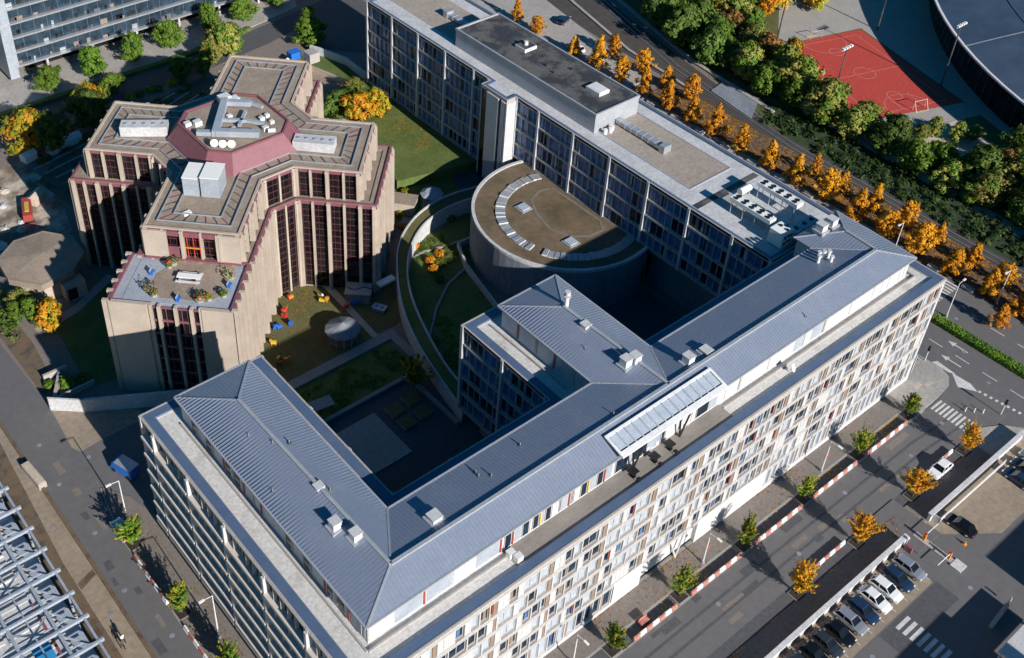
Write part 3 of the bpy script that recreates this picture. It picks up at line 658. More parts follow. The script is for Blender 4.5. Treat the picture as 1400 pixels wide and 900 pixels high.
OUT2 = [(X0,Y0),(X1,Y0),(X1,Y1),(X0,Y1),(X0,78.6),(81.8,78.0),(81.8,71.4),(X0,71.6)]
OUT2 = [(X0,Y0),(X1,Y0),(X1,Y1),(X0,Y1),(X0,78.4),(81.8,78.4),(81.8,71.6),(X0,71.6)]
b = MB(); ins = ring(b, OUT2, .2, ZP-.6, ZP+.06, CREAM); i2 = ring(b, ins, .55, ZP-.6, ZP+.02, COPE); loc(b.build('parapet', SB))
b = MB(); b.box(82.0, 84.4, 71.8, 78.2, 1.0, TF-.02, GLASSB); b.box(82, 86, 71.8, 78.2, TF-.04, TF+.01, CONCL); loc(b.build('stair_tower', SB))
for (y0, y1) in ((72.0,72.9),(73.6,76.6)):
    b = MB(); b.box(81.6, 82.0, y0, y1, 1.5, ZP-.6, WHITE); loc(b.build('stair_panel', SB))
b = MB(); b.box(81.6, 84.2, 71.35, 71.8, 6.5, ZP-.6, WHITE); b.box(81.9, 84.2, 78.2, 78.5, 1.5, ZP-.6, WHITE); loc(b.build('stair_panel', SB))
# penthouse
b = MB(); b.box(86.9, 97.0, 56.0, 91.6, TF, 23.0, ZINCL); PH = loc(b.build('penthouse', SB))
def sub(o, p): o.parent = p; o.matrix_parent_inverse = Matrix.Translation(-Vector(SB.location)) if False else Matrix.Identity(4); return o
b = MB(); b.box(87.2, 96.7, 56.3, 91.3, 23.0, 23.1, BITU); b.build('penthouse_roof', PH)
b = MB(); ring(b, [(86.8,55.9),(97.1,55.9),(97.1,91.7),(86.8,91.7)], .3, 22.9, 23.35, ZINCL); b.build('penthouse_coping', PH)
for yy in [56.5+i*.9 for i in range(39)]: pass
for (x, y, a, c) in ((92.6,61.4,1.2,1.6),(92.6,79.2,1.4,1.3)):
    b = MB(); b.box(x-a,x+a,y-c,y+c,23.1,23.7,ALU); b.box(x-a+.15,x+a-.15,y-c+.15,y+c-.15,23.7,23.78,ALU if y < 70 else BITU); b.build('skylight', PH)
b = MB(); b.cone((92.6,79.2,23.7),(92.6,79.2,24.4),.4,.35,ALU,12); b.build('roof_vent', PH)
for (x, y) in ((90.6,70),(91.2,72.5),(93.9,69)):
    b = MB(); b.cone((x,y,23.1),(x,y,23.5),.2,.16,BLACK,8); b.build('roof_vent', PH)
for (ya_, yb_, x) in ((45.4,55.8,92.3),(92,101,92.9)):
    b = MB(); b.box(x-.6,x+.6,ya_,yb_,TF+.3,TF+1.0,STEEL)
    k = ya_+.5
    while k < yb_: b.box(x-.66,x+.66,k,k+.08,TF+.26,TF+1.05,STEELB); k += 1.3
    e_ = ya_ if ya_ < 60 else yb_; b.box(x-.85,x+.85,e_-.5,e_+.6,TF+.1,TF+1.4,STEEL); loc(b.build('roof_duct', SB))
for (x, y) in ((88.3,54.8),(89.3,54.6),(90.0,54.9)):
    b = MB(); b.cone((x,y,TF),(x,y,TF+.9),.35,.35,ALU,12); loc(b.build('roof_vent', SB))

# cooling plant on the slab roof
def cooler(x, ya_, yb_, label):
    t = empty('cooling_unit', (x,(ya_+yb_)/2,TF), label, 'air cooler', 'fan coolers on the slab roof'); h = (yb_-ya_)/2
    b = MB(); b.box(-.75,.75,-h,h,2.0,2.7,WPLA); b.build('casing', t)
    for k in range(5):
        y = -h+.8+k*(2*h-1.6)/4
        for sx in (-.36,.36):
            b = MB(); b.cone((sx,y,2.7),(sx,y,2.85),.31,.31,BLACK,14); b.build('fan', t)
    b = MB()
    for k in range(4):
        y = -h+.4+k*(2*h-.8)/3
        for sx in (-.65,.65): b.cone((sx,y,0),(sx,y,2.0),.07,.07,STEEL,6)
    b.build('leg_frame', t)
cooler(95.2, 21.6, 29.0, 'long white five fan cooler nearer the avenue side on the slab roof')
cooler(88.9, 21.6, 29.0, 'long white five fan cooler nearer the courtyard side on the slab roof')
t = empty('water_tank', (93.4,30.2,TF), 'white tank between the two long coolers on the slab roof', 'tank')
b = MB(); b.cone((-1.2,0,1.1),(1.2,0,1.1),.55,.55,WPLA,14); b.build('shell', t); b = MB(); b.box(-.9,-.7,-.4,.4,0,.8,STEEL); b.box(.7,.9,-.4,.4,0,.8,STEEL); b.build('cradle', t)
t = empty('ventilation_unit', (88.4,19.6,TF), 'big white ventilation box with black round fans beside the hipped zinc roof end', 'ventilation unit')
b = MB(); b.box(-1.3,1.3,-1.2,1.2,.2,2.6,WPLA); b.build('casing', t)
for (x, z) in ((-.7,.9),(.0,1.0),(.7,.9),(-.7,1.9),(.0,2.0),(.7,1.9)):
    b = MB(); b.cone((x,-1.2,z),(x,-1.28,z),.24,.24,BLACK,12); b.build('fan', t)
for (x, y) in ((.2,-.7),(.9,-.1),(.3,.5)):
    b = MB(); b.cone((x,y,2.6),(x,y,2.75),.26,.26,BLACK,12); b.build('fan', t)
t = empty('ventilation_unit', (92.2,18.9,TF), 'low grey blue fan housing running along the hipped zinc roof end', 'ventilation unit')
b = MB(); b.box(-2.3,3.0,-.8,.8,.1,1.9,STEELB); b.build('casing', t)
for x in (-1.3,.6,2.2): b = MB(); b.cone((x,0,1.9),(x,0,2.0),.35,.35,BLACK,12); b.build('fan', t)

# ================================================================ DRUM PAVILION
DR = empty('drum_building', (80,53.9,0), 'round grey concrete drum with planted roof pressed against the slab block', 'round building')
def L2(b, name, parent, base=None):
    base = base or parent; o = b.build(name, parent); 
    if parent.type == 'EMPTY': o.matrix_parent_inverse = Matrix.Translation(-parent.location)
    return o
cx0, cy0, HR = 80.0, 53.9, 8.5
def arc_pts(r, n=72, cut=84.9):
    pts = []
    for i in range(n):
        a = 2*math.pi*i/n; x = cx0+r*math.cos(a); y = cy0+r*math.sin(a)
        if x <= cut: pts.append((x,y,a))
    pts = sorted(pts, key=lambda p: (p[2]-0.0) % (2*math.pi)); return [(p[0],p[1]) for p in pts]
R1 = 15.5
b = MB(); b.prism(arc_pts(R1), -.05, HR-.5, CONCB); W_ = L2(b, 'wall', DR)
b = MB(); b.prism(arc_pts(R1-.45), HR-.5, HR-.25, SEDUM); L2(b, 'planted_roof', DR)
b = MB(); po = arc_pts(R1+.02, 72, 84.2); pi_ = arc_pts(R1-.5, 72, 84.2)
n = min(len(po), len(pi_))
for i in range(n-1): b.hexa([(*po[i],HR-.5),(*po[i+1],HR-.5),(*pi_[i+1],HR-.5),(*pi_[i],HR-.5),(*po[i],HR),(*po[i+1],HR),(*pi_[i+1],HR),(*pi_[i],HR)], CONCL)
L2(b, 'parapet', DR)
b = MB()   # glazed crescent of louvres
N = 46
for i in range(N):
    a = math.radians(72+i*(292-72)/N); a2 = math.radians(72+(i+.86)*(292-72)/N)
    c = (79.8,53.0); ri, ro = 10.4, 12.0; P = [(c[0]+r*math.cos(t),c[1]+r*math.sin(t)) for r, t in ((ro,a),(ro,a2),(ri,a2),(ri,a))]
    h = .18+.1*math.sin(i*2.3)
    if i in (26,27):
        if i == 26: L2(b, 'louvre_band', DR); b = MB()
        continue
    b.prism(P, HR-.25, HR-.25+h, ALU, STEEL)
L2(b, 'louvre_band', DR)
for (x, y) in ((74.9,58.6),(74.9,47.3)):
    b = MB(); b.box(x-1.1,x+1.1,y-1.1,y+1.1,HR-.25,HR-.05,STEEL); b.box(x-.8,x+.8,y-.8,y+.8,HR-.05,HR+.12,BLIND); L2(b, 'skylight', DR)
b = MB(); lp = [(82.6,60),(80.3,60.6),(77.5,59.5),(75.6,56.0),(74.7,52),(75.8,48.6),(78.5,46.8),(81.5,46.6),(82.8,48.6),(82.8,56.5),(82.6,60)]
for i in range(len(lp)-1):
    a = Vector(lp[i]); c = Vector(lp[i+1]); d = (c-a).normalized(); nn = Vector((-d.y,d.x))*.22; b.prism([tuple(a-nn),tuple(c-nn),tuple(c+nn),tuple(a+nn)], HR-.25, HR-.21, PATH)
L2(b, 'roof_path', DR)
for k in range(3):
    a = math.radians(282+k*9); b = MB(); x, y = cx0+R1*math.cos(a), cy0+R1*math.sin(a); b.box(x-.15,x+.15,y-.12,y+.2,1.5,5.5,BLACK); L2(b, 'slit_window', DR)
t = empty('sloping_wall', (64,57,0), 'angled pale concrete wall dropping to the court beside the drum', 'wall')
b = MB(); b.hexa([(66.2,64.8,-.05),(63.6,59.6,-.05),(63.9,59.4,-.05),(66.5,64.6,-.05),(66.2,64.8,1.2),(63.6,59.6,1.4),(63.9,59.4,1.4),(66.5,64.6,1.2)], CONCL)
b.hexa([(63.6,59.6,-.05),(60.9,47.5,-.05),(61.2,47.4,-.05),(63.9,59.4,-.05),(63.6,59.6,1.4),(60.9,47.5,1.2),(61.2,47.4,1.2),(63.9,59.4,1.4)], CONCL); b.box(66.3,69.5,64.5,64.75,-.05,1.2,CONCL); L2(b, 'wall_panel', t)

# curved planted ramp
RP = empty('curved_walkway', (55,66,0), 'curved raised walkway with planted top and pale edge walls sweeping round the court', 'walkway')
ro = [(89,68.9),(83,71.6),(76.5,73.6),(70.1,74.4),(63.4,72.9),(57.1,69.0),(52.2,63.2),(47.8,56),(44.7,48.1),(43.0,40.8),(41.6,33.8)]
ri = [(88,66.2),(82,69.0),(75.5,70.8),(69.3,71.5),(62.9,70.0),(57.3,66.2),(53.2,61.4),(50.0,55.6),(47.3,48.4),(45.4,41.8),(44.6,36.0)]
def smooth(pts, k=5):
    out = []
    for i in range(len(pts)-1):
        p0 = Vector(pts[max(i-1,0)]); p1 = Vector(pts[i]); p2 = Vector(pts[i+1]); p3 = Vector(pts[min(i+2,len(pts)-1)])
        for j in range(k):
            t = j/k; out.append(tuple(.5*((2*p1)+(p2-p0)*t+(2*p0-5*p1+4*p2-p3)*t*t+(-p0+3*p1-3*p2+p3)*t**3)))
    out.append(tuple(pts[-1])); return out
ro = smooth(ro); ri = smooth(ri)
b = MB(); b2 = MB(); b3 = MB()
for i in range(len(ro)-1):
    b.prism([ro[i],ro[i+1],ri[i+1],ri[i]], -.05, 2.75, CONCL, GRASSY if i < 28 else GRASS)
    for (A, s_) in ((ro,.0),(ri,.0)):
        o_, i_ = (ro, ri) if A is ro else (ri, ro)
        q0 = Vector(o_[i]); q1 = Vector(o_[i+1]); w0 = (Vector(i_[i])-q0).normalized()*.28; w1 = (Vector(i_[i+1])-q1).normalized()*.28; u0 = -w0*.1; u1 = -w1*.1
        (b2 if A is ro else b3).prism([tuple(q0+u0),tuple(q1+u1),tuple(q1+w1),tuple(q0+w0)], -.05, 3.05, CONCL)
L2(b, 'planted_deck', RP); L2(b2, 'edge_wall', RP); L2(b3, 'edge_wall', RP)
b = MB(); b.box(48.2,51.2,62.0,63.2,2.5,2.9,ALU); L2(b, 'footbridge', RP)

# ================================================================ BEIGE TOWER (X plan)
BT = empty('beige_tower', (38,86.5,0), 'beige stone x shaped tower with vertical fins and maroon trim and a maroon rooftop skirt', 'tower building')
C0 = Vector((38,86.5)); r2 = math.sqrt(.5)
DW, DS, DE, DN = Vector((-r2,r2)), Vector((-r2,-r2)), Vector((r2,-r2)), Vector((r2,r2))
def xplan(hw, lw, ls, le, ln, ch):
    pts = []
    for d, l in ((DE,le),(DN,ln),(DW,lw),(DS,ls)):       # ccw
        p = Vector((-d.y, d.x))
        pts += [C0+d*ch-p*hw, C0+d*l-p*hw, C0+d*l+p*hw, C0+d*ch+p*hw]
    return [tuple(v) for v in pts]
UP = xplan(6.9, 21.3, 24.0, 21.0, 24.3, 10.9)
LO = xplan(8.2, 24.0, 24.4, 23.6, 26.4, 11.4)
GH, TZ = 17.0, 22.0
b = MB(); b.prism([tuple(C0+(Vector(p)-C0)*.985) for p in LO], -.05, GH-.1, GLASSB, TILE); b.prism([tuple(C0+(Vector(p)-C0)*.985) for p in UP], GH-.2, TZ-.4, GLASSB, TILE)
L2(b, 'glazed_core', BT)
def tower_face(pts, i, z0, z1, step, first_solid, nm=True, wide=2, fl=2.45):
    a = Vector(pts[i]); c = Vector(pts[(i+1)%len(pts)]); L_ = (c-a).length; d = (c-a)/L_; n = Vector((d.y,-d.x))
    k = max(1, round(L_/step)); 
    for j in range(k+1):
        s = L_*j/k; w_ = .55 if j % wide == 0 else .32; dp = .55 if j % wide == 0 else .45
        if j in (0,k): w_ = .6; dp = .35
        b = MB(); s0 = min(max(s-w_/2, 0.02), L_-w_-.02); b.ob(a, d, n, s0, s0+w_, -.2, dp, z0, z1+.05, STONE)
        if w_ > .5: b.ob(a, d, n, s0+.1, s0+w_-.1, dp, dp+.16, z0, z1-.3, STONE)
        b.build('stone_fin', BT).matrix_parent_inverse = Matrix.Translation(-BT.location)
    tr = MB(); z = z1-.5
    while z > z0+.5:
        first = z > z1-.6
        tr.ob(a, d, n, 0.02, L_-.02, -.12, .14 if first else -.04, z, z+(.5 if first else .11), MAROON if first else MAROOND); z -= fl/2
    for j in range(k):
        for f in (.33,.66): s = L_*(j+f)/k; tr.ob(a, d, n, s-.03, s+.03, -.1, -.05, z0, z1-.5, MAROOND)
    L2(tr, 'maroon_trim', BT)
for i in range(16):
    seg = (Vector(LO[i])-Vector(LO[(i+1)%16])).length
    tower_face(LO, i, 0, GH, 2.25, False); tower_face(UP, i, GH, TZ, 2.6, False)
rt = MB(); rt.prism(UP, TZ-.4, TZ, TILE); ring(rt, [tuple(C0+(Vector(p)-C0)*1.004) for p in UP], .35, TZ-.05, TZ+.22, STONE)
L2(rt, 'upper_roof', BT)
b = MB(); ring(b, [tuple(C0+(Vector(p)-C0)*1.002) for p in LO], 1.2, GH-.1, GH+.06, TILE); ring(b, [tuple(C0+(Vector(p)-C0)*1.003) for p in LO], .3, GH+.06, GH+.3, MAROON); L2(b, 'ledge_roof', BT)
# cleaning rails and paver bays on the roof
rl = MB()
for inset in (1.5, 3.4):
    ii = ring(MB(), UP, inset, 0, 1, STEEL); ring(rl, ii, .16, TZ+.12, TZ+.3, STEEL)
L2(rl, 'cleaning_rail', BT)
bl = MB(); i1 = ring(MB(), UP, 1.6, 0, 1, STEEL); i3 = ring(MB(), UP, 3.4, 0, 1, STEEL)
for i in range(16):
    bl = MB()
    a0, a1, c0_, c1_ = Vector(i1[i]), Vector(i1[(i+1)%16]), Vector(i3[i]), Vector(i3[(i+1)%16]); k = max(1, round((a1-a0).length/1.7))
    for j in range(k):
        p = a0.lerp(a1, j/k); q = c0_.lerp(c1_, j/k); d = (q-p).normalized(); nn = Vector((-d.y,d.x))*.07; bl.prism([tuple(p-nn),tuple(p+nn),tuple(q+nn),tuple(q-nn)], TZ, TZ+.10, MAROON if j % 4 == 0 else BITU)
    L2(bl, 'roof_joint', BT)
# lower south west extension with the roof terrace
EX = [C0+DS*24.2+Vector((r2,-r2))*-9.2, C0+DS*34.4+Vector((r2,-r2))*-9.2, C0+DS*34.4+Vector((r2,-r2))*8.2, C0+DS*24.2+Vector((r2,-r2))*8.2]
EXP = [tuple(v) for v in (EX[0],EX[1],EX[2],EX[3])]
b = MB(); b.prism([tuple(EX[0]),tuple(EX[1]+DN*.15),tuple(EX[2]+DN*.15),tuple(EX[3])], -.05, GH-.1, GLASSB, MEMB); L2(b, 'extension_core', BT)
a_, c_ = EX[1], EX[2]; L_ = (c_-a_).length; d = (c_-a_)/L_; n = Vector((d.y,-d.x))
b = MB(); b.ob(a_, d, n, 0, 5.4, -.3, .3, 0, GH+.25, STONE); b.ob(a_, d, n, 5.4, 5.8, -.3, .1, 0, GH+.25, STONE); b.ob(a_, d, n, 5.8, 6.2, -.3, .3, 0, GH+.25, STONE); b.ob(a_, d, n, 13.1, L_, -.3, .3, 0, GH+.25, STONE); b.ob(a_, d, n, 12.7, 13.1, -.3, .15, 0, GH+.25, STONE); L2(b, 'stone_panel', BT)
for s in (7.0, 9.3, 11.5): b = MB(); b.ob(a_, d, n, s, s+.38, -.3, .5, 0, GH+.2, STONE); L2(b, 'stone_fin', BT)
b = MB(); z = GH-.4
while z > .5: b.ob(a_, d, n, 6.2, 12.7, -.1, .1, z, z+.3, MAROON); z -= 2.4
for s in (8.0,8.9,10.2,11.0): b.ob(a_, d, n, s, s+.08, -.1, .02, 0, GH-.4, MAROON)
L2(b, 'maroon_trim', BT)
for (p, q) in ((EX[0],EX[1]),(EX[2],EX[3])):
    LL = (q-p).length; dd = (q-p)/LL; nn = Vector((dd.y,-dd.x))
    tr = MB(); tr.ob(p, dd, nn, 0, LL, -.5, .1, GH-.1, GH+.25, MAROON); tr.ob(p, dd, nn, 0, LL, -.1, .12, 0, GH-.1, GLASSB); L2(tr, 'maroon_trim', BT)
    for j in range(6): b = MB(); s = LL*j/5-.2 if j else .02; b.ob(p, dd, nn, s, s+.5, -.2, .65, 0, GH+.35, STONE); L2(b, 'stone_fin', BT)
b = MB(); b.prism([tuple(C0+DS*25.2+DE*-7.4), tuple(C0+DS*33.8+DE*-7.4), tuple(C0+DS*33.8+DE*7.4), tuple(C0+DS*25.2+DE*7.4)], GH-.1, GH-.04, MEMB)
dk = [C0+DS*24.8+DE*-2, C0+DS*28+DE*-4.3, C0+DS*31.5+DE*-4.3, C0+DS*32.8+DE*-2.2, C0+DS*32.8+DE*4.2, C0+DS*31+DE*6.2, C0+DS*24.8+DE*6.2]
b.prism([tuple(v) for v in dk], GH-.04, GH+.02, TILE); L2(b, 'roof_terrace', BT)
# storey face between roof and terrace : pale end panels and red framed windows
p = C0+DS*24.0-Vector((r2,-r2))*6.9; d = Vector((r2,-r2)); n = DS
b = MB(); b.ob(p, d, n, 0, 3.4, .3, .62, GH, TZ-.05, STONE); L2(b, 'stone_panel', BT); b = MB(); b.ob(p, d, n, 10.4, 13.8, .3, .62, GH, TZ-.05, STONE); L2(b, 'stone_panel', BT)
b = MB(); b.ob(p, d, n, 3.4, 10.4, .3, .42, TZ-.9, TZ-.1, MAROON); b.ob(p, d, n, 0, 13.8, .6, .8, GH, GH+.35, MAROON); b.ob(p, d, n, 3.4, 5.0, .3, .4, GH+.35, GH+2.2, MAROON)
for s in (5.3,6.2,7.1,8.0): b.ob(p, d, n, s, s+.1, .3, .44, GH+.35, TZ-.9, RED)
b.ob(p, d, n, 5.0, 8.6, .3, .43, GH+2.1, GH+2.3, ORNG); L2(b, 'window_frame', BT)
# octagonal rooftop skirt
def octo(c, hw, ch): x, y = c; return [(x-hw+ch,y-hw),(x+hw-ch,y-hw),(x+hw,y-hw+ch),(x+hw,y+hw-ch),(x+hw-ch,y+hw),(x-hw+ch,y+hw),(x-hw,y+hw-ch),(x-hw,y-hw+ch)]
oc = (38.0,86.2); b = MB(); b.frus(octo(oc,9.0,3.4), octo(oc,7.1,2.6), TZ, 24.7, MAROON); L2(b, 'maroon_skirt', BT)
b = MB(); b.prism(octo(oc,6.6,2.4), 24.6, 24.75, TILE); ring(b, octo(oc,7.15,2.62), .3, 24.6, 24.95, MAROON); L2(b, 'plant_deck', BT)
# rooftop plant: ducts and units are parts of the tower
def duct(pts, w_, z0, z1, m=STEELB):
    b = MB()
    for p, q in zip(pts[:-1], pts[1:]):
        p = Vector(p); q = Vector(q); d = (q-p).normalized(); nn = Vector((-d.y,d.x)); b.ob(p-d*w_/2, d, nn, 0, (q-p).length+w_, -w_/2, w_/2, z0, z1, m); z1 -= .012; z0 += .012
    L2(b, 'roof_duct', BT)
duct([(39.4,91.2),(33.9,84.4),(38.6,80.6)], 1.05, 25.0, 26.0); duct([(39.4,91.2),(42.2,88.8)], .9, 25.0, 25.8); duct([(33.9,84.4),(32.0,86)], .8, 25.0, 25.7)
duct([(36.4,87.4),(39.5,84.8),(41,82.8)], .55, 25, 25.5); duct([(38,84.4),(40.6,87.0)], .45, 25, 25.5); duct([(41.5,91.5),(43.4,86.9)], .5, 25, 25.5)
for (x, y, a, h) in ((31.9,89.6,.5,.6),(39.9,92.2,.9,1.2),(41.0,91.2,.8,.9),(41.8,84.2,.4,.6),(40.8,81.5,.45,.7),(36.6,84.0,.5,.6),(33.2,88.8,.6,.8),(38.2,87.8,.4,.5),(42.6,82.6,.35,.5),(43.0,84.6,.35,.5)):
    b = MB(); b.box(x-a,x+a,y-a*.8,y+a*.8,24.75,24.75+h,ALU); L2(b, 'plant_unit', BT)
for (x, y) in ((32.2,81.9),(33.1,81.0),(34.1,80.2)):
    b = MB(); b.cone((x,y,24.7),(x,y,25.4),.08,.08,STEEL,6); b.cone((x,y,25.4),(x-.1,y-.25,25.75),.2,.62,WPLA,16); L2(b, 'satellite_dish', BT)
b = MB(); b.cone((40.6,80.4,25.3),(41.6,79.9,25.3),.35,.35,ALU,12); L2(b, 'plant_unit', BT)
# big casings on the arms
def casing(c, d, hl, hw, h, m, louv=True):
    c = Vector(c); d = Vector(d).normalized(); n = Vector((-d.y,d.x)); b = MB(); b.ob(c-d*hl, d, n, 0, 2*hl, -hw, hw, TZ+.1, TZ+h, m)
    o = L2(b, 'plant_casing', BT)
    if louv:
        for k in range(5):
            s = -hl+hl*.2+k*hl*.4; b = MB(); q = c+d*s; b.cone((q.x,q.y,TZ+h),(q.x,q.y,TZ+h+.08),.3,.3,STEEL,10); b.build('fan', o)
    return o
casing((27.4,95.4), (1,-.72), 3.6, 1.1, 1.8, CONCL); casing((46.3,76.4), (1,-1.0), 3.2, 1.2, 1.7, CONCL)
c = Vector((27.6,77.2)); casing((26.4,77.9), DE, 1.15, 1.9, 3.2, STEELB, False); casing((28.4,75.9), DE, 1.35, 1.9, 3.5, STEELB, False)
b = MB(); b.ob(Vector((26.4,77.9))-DE*1.2, DE, DN, 0, 2.35, -2.0, 2.0, TZ+3.2, TZ+3.3, WPLA); b.ob(Vector((28.4,75.9))-DE*1.4, DE, DN, 0, 2.8, -2.0, 2.0, TZ+3.5, TZ+3.6, WPLA); L2(b, 'casing_lid', BT)
b = MB(); b.box(21.9,23.1,72.9,73.7,TZ,TZ+.3,WPLA); L2(b, 'skylight', BT)
b = MB(); b.box(58.0,60.0,101.0,102.6,TZ,TZ+1.2,BLUE); L2(b, 'blue_unit', BT)
b = MB(); b.box(59.8,61.8,98.0,100.0,TZ,TZ+1.8,CREAM); L2(b, 'lift_cabin', BT)
# terrace things
def tp(a, s): v = C0+DS*a+DE*s; return (v.x, v.y, GH+.02)
t = empty('terrace_bench_table', tp(28.6,.6), 'long pale table with benches in the middle of the tower roof terrace', 'picnic table', rz=math.radians(-45))
b = MB(); b.box(-1.7,1.7,-.5,.5,.65,.75,WPLA); b.build('tabletop', t)
for s in (-.95,.95): b = MB(); b.box(-1.7,1.7,s-.2,s+.2,.38,.45,ALU); b.build('bench', t)
b = MB(); b.box(-1.3,-1.1,-1,1,0,.65,STEEL); b.box(1.1,1.3,-1,1,0,.65,STEEL); b.build('leg_frame', t)
def leaf_ball(b, c, r, n, s, m, rnd, flat=.8):
    for _ in range(n):
        while True:
            v = Vector((rnd.uniform(-1,1), rnd.uniform(-1,1), rnd.uniform(-1,1)))
            if v.length < 1 and v.length > .35: break
        p = Vector(c)+Vector((v.x*r, v.y*r, v.z*r*flat)); nrm = (v+Vector((rnd.uniform(-.7,.7), rnd.uniform(-.7,.7), rnd.uniform(-.2,1)))).normalized()
        a = nrm.orthogonal().normalized(); k = rnd.uniform(0, 6.28); q = nrm.cross(a); u = a*math.cos(k)+q*math.sin(k); w_ = nrm.cross(u); e = s*rnd.uniform(.6,1.2)
        b.poly([p-u*e-w_*e*.6, p+u*e-w_*e*.6, p+u*e*.8+w_*e*.7, p-u*e*.8+w_*e*.7], m)
PR = random.Random(3)
def pot(loc_, r, label, m, fl=None):
    t = empty('potted_plant', loc_, label, 'potted plant', 'potted plants on the tower terrace')
    b = MB(); b.cone((0,0,0),(0,0,.5),r*.6,r*.75,CREAM,10); b.build('pot', t)
    b = MB(); leaf_ball(b, (0,0,.8), r, 70, .16, m, PR)
    if fl: leaf_ball(b, (0,0,.95), r*.9, 22, .14, fl, PR)
    b.build('foliage', t)
pot(tp(25.6,-2.6), .9, 'green bushy pot at the wall end of the tower terrace', L_GR); pot(tp(26.5,-2.9), .5, 'small red flowering pot near the tower terrace wall', L_GR, RED)
pot(tp(31.4,-4.2), 1.1, 'wide olive planter with pink flowers at the left corner of the tower terrace', L_OL, MAROON); pot(tp(32.6,-3.2), .7, 'pale green planter just right of the olive corner planter on the tower terrace', L_OL)
pot(tp(32.7,3.2), .9, 'red and yellow flowering planter at the front of the tower terrace', L_GR, RED); pot(tp(27.3,6.0), 1.1, 'round olive bush by the right edge of the tower terrace', L_OL); pot(tp(31.4,6.2), .6, 'small bush in a black pot at the front right of the tower terrace', L_GR)
pot(tp(32.4,4.4), .5, 'small orange flowering pot beside the red and yellow planter', L_GR, ORNG)
for a, s, lb in ((28.0,-4.9,'blue seat by the left edge of the tower terrace'),(32.9,.3,'blue seat by the front edge of the tower terrace'),(29.2,6.4,'blue seat by the right edge of the tower terrace')):
    t = empty('blue_chair', tp(a,s), lb, 'seat', 'blue seats on the tower terrace', rz=.7); b = MB(); b.box(-.4,.4,-.25,.25,.35,.45,BLUE); b.build('seat_board', t); b = MB(); b.box(-.4,.4,.2,.27,.45,.8,STEELB); b.build('backrest', t); b = MB(); b.box(-.45,-.38,-.25,.25,0,.35,BLUE); b.box(.38,.45,-.25,.25,0,.35,BLUE); b.build('leg_frame', t)
# stepped stone boxes at the foot of the tower
for (x, y, a, c, h, lb) in ((64.6,79.5,1.5,3.4,2.4,'low beige stone block beside the far right foot of the tower'),(62.9,74.5,.8,.8,1.2,'small pale box on the lawn at the tower foot')):
    t = empty('stone_plinth', (x,y,0), lb, 'plinth', rz=math.radians(40)); b = MB(); b.box(-a,a,-c,c,0,h,STONE); b.box(-a-.1,a+.1,-c-.1,c+.1,h,h+.15,TILE); b.build('block', t)

# ================================================================ LOW OCTAGON, WALLS
OG = empty('octagonal_hall', (8.5,98,0), 'low octagonal brown hall with shallow roof left of the beige tower', 'hall')
oct_ = [(2.4,101.6),(6.4,104.6),(11.2,104.2),(14.3,100.2),(14.2,95.2),(10.9,92.2),(5.5,91.6),(2.0,96.0)]
cc = Vector((8.4,98.1))
b = MB(); b.prism([tuple(cc+(Vector(p)-cc)*.82) for p in oct_], -.05, 3.6, STONE); L2(b, 'wall', OG)
b = MB(); b.prism(oct_, 3.6, 4.7, TILE); i_ = [tuple(cc+(Vector(p)-cc)*.93) for p in oct_]; i5 = [tuple(cc+(Vector(p)-cc)*.02) for p in oct_]; b.frus(i_, i5, 4.7, 5.4, TILE); L2(b, 'roof', OG)
b = MB(); b.box(8.6,12.0,90.9,93.2,0,2.9,STONE); b.box(8.9,10.4,90.82,90.9,.2,2.3,GLASSB); L2(b, 'porch', OG)
t = empty('retaining_wall', (8,64,0), 'long grey blue retaining wall behind the driveway', 'wall')
b = MB(); b.hexa([(-3.0,71.1,-.05),(.9,67.7,-.05),(.7,68.2,-.05),(-3.0,71.5,-.05),(-3.0,71.1,2.4),(.9,67.7,2.4),(.7,68.2,2.4),(-3.0,71.5,2.4)], CONCL)
b.hexa([(.9,67.7,-.05),(17,58.2,-.05),(17,58.7,-.05),(.9,68.2,-.05),(.9,67.7,2.4),(17,58.2,2.6),(17,58.7,2.6),(.9,68.2,2.4)], CONCL); L2(b, 'wall_panel', t)
t = empty('garden_wall', (-1,77,0), 'pale stepped wall round the small shrub bed by the side street', 'wall')
b = MB(); b.box(-1.4,2.2,76.8,77.2,-.05,1.2,CREAM); b.hexa([(-1.8,72.6,-.05),(-1.4,72.4,-.05),(1.2,76.8,-.05),(.8,76.8,-.05),(-1.8,72.6,1.1),(-1.4,72.4,1.1),(1.2,76.8,1.1),(.8,76.8,1.1)], CREAM); b.box(-1.5,4.2,72.0,72.3,-.05,.9,CREAM); L2(b, 'wall_panel', t)
def shrub(loc_, r, n, m, label, name='shrub', grp=None, leaf=.22):
    t = empty(name, loc_, label, 'shrub', grp); b = MB(); leaf_ball(b, (0,0,r*.6), r, n, leaf, m, PR, .7); b.build('foliage', t); b = MB(); b.cone((0,0,0),(0,0,r*.6),.06,.04,BARK,5); b.build('stem', t); return t
shrub((.9,74.2,0), 1.3, 260, L_GR, 'round green shrub in the small walled bed by the side street'); shrub((-1.2,75.6,0), .8, 140, L_GR, 'small green shrub at the pointed corner of the walled bed')
shrub((3.0,73.8,0), 1.0, 160, L_DG, 'dark shrub in shade at the right of the walled bed')

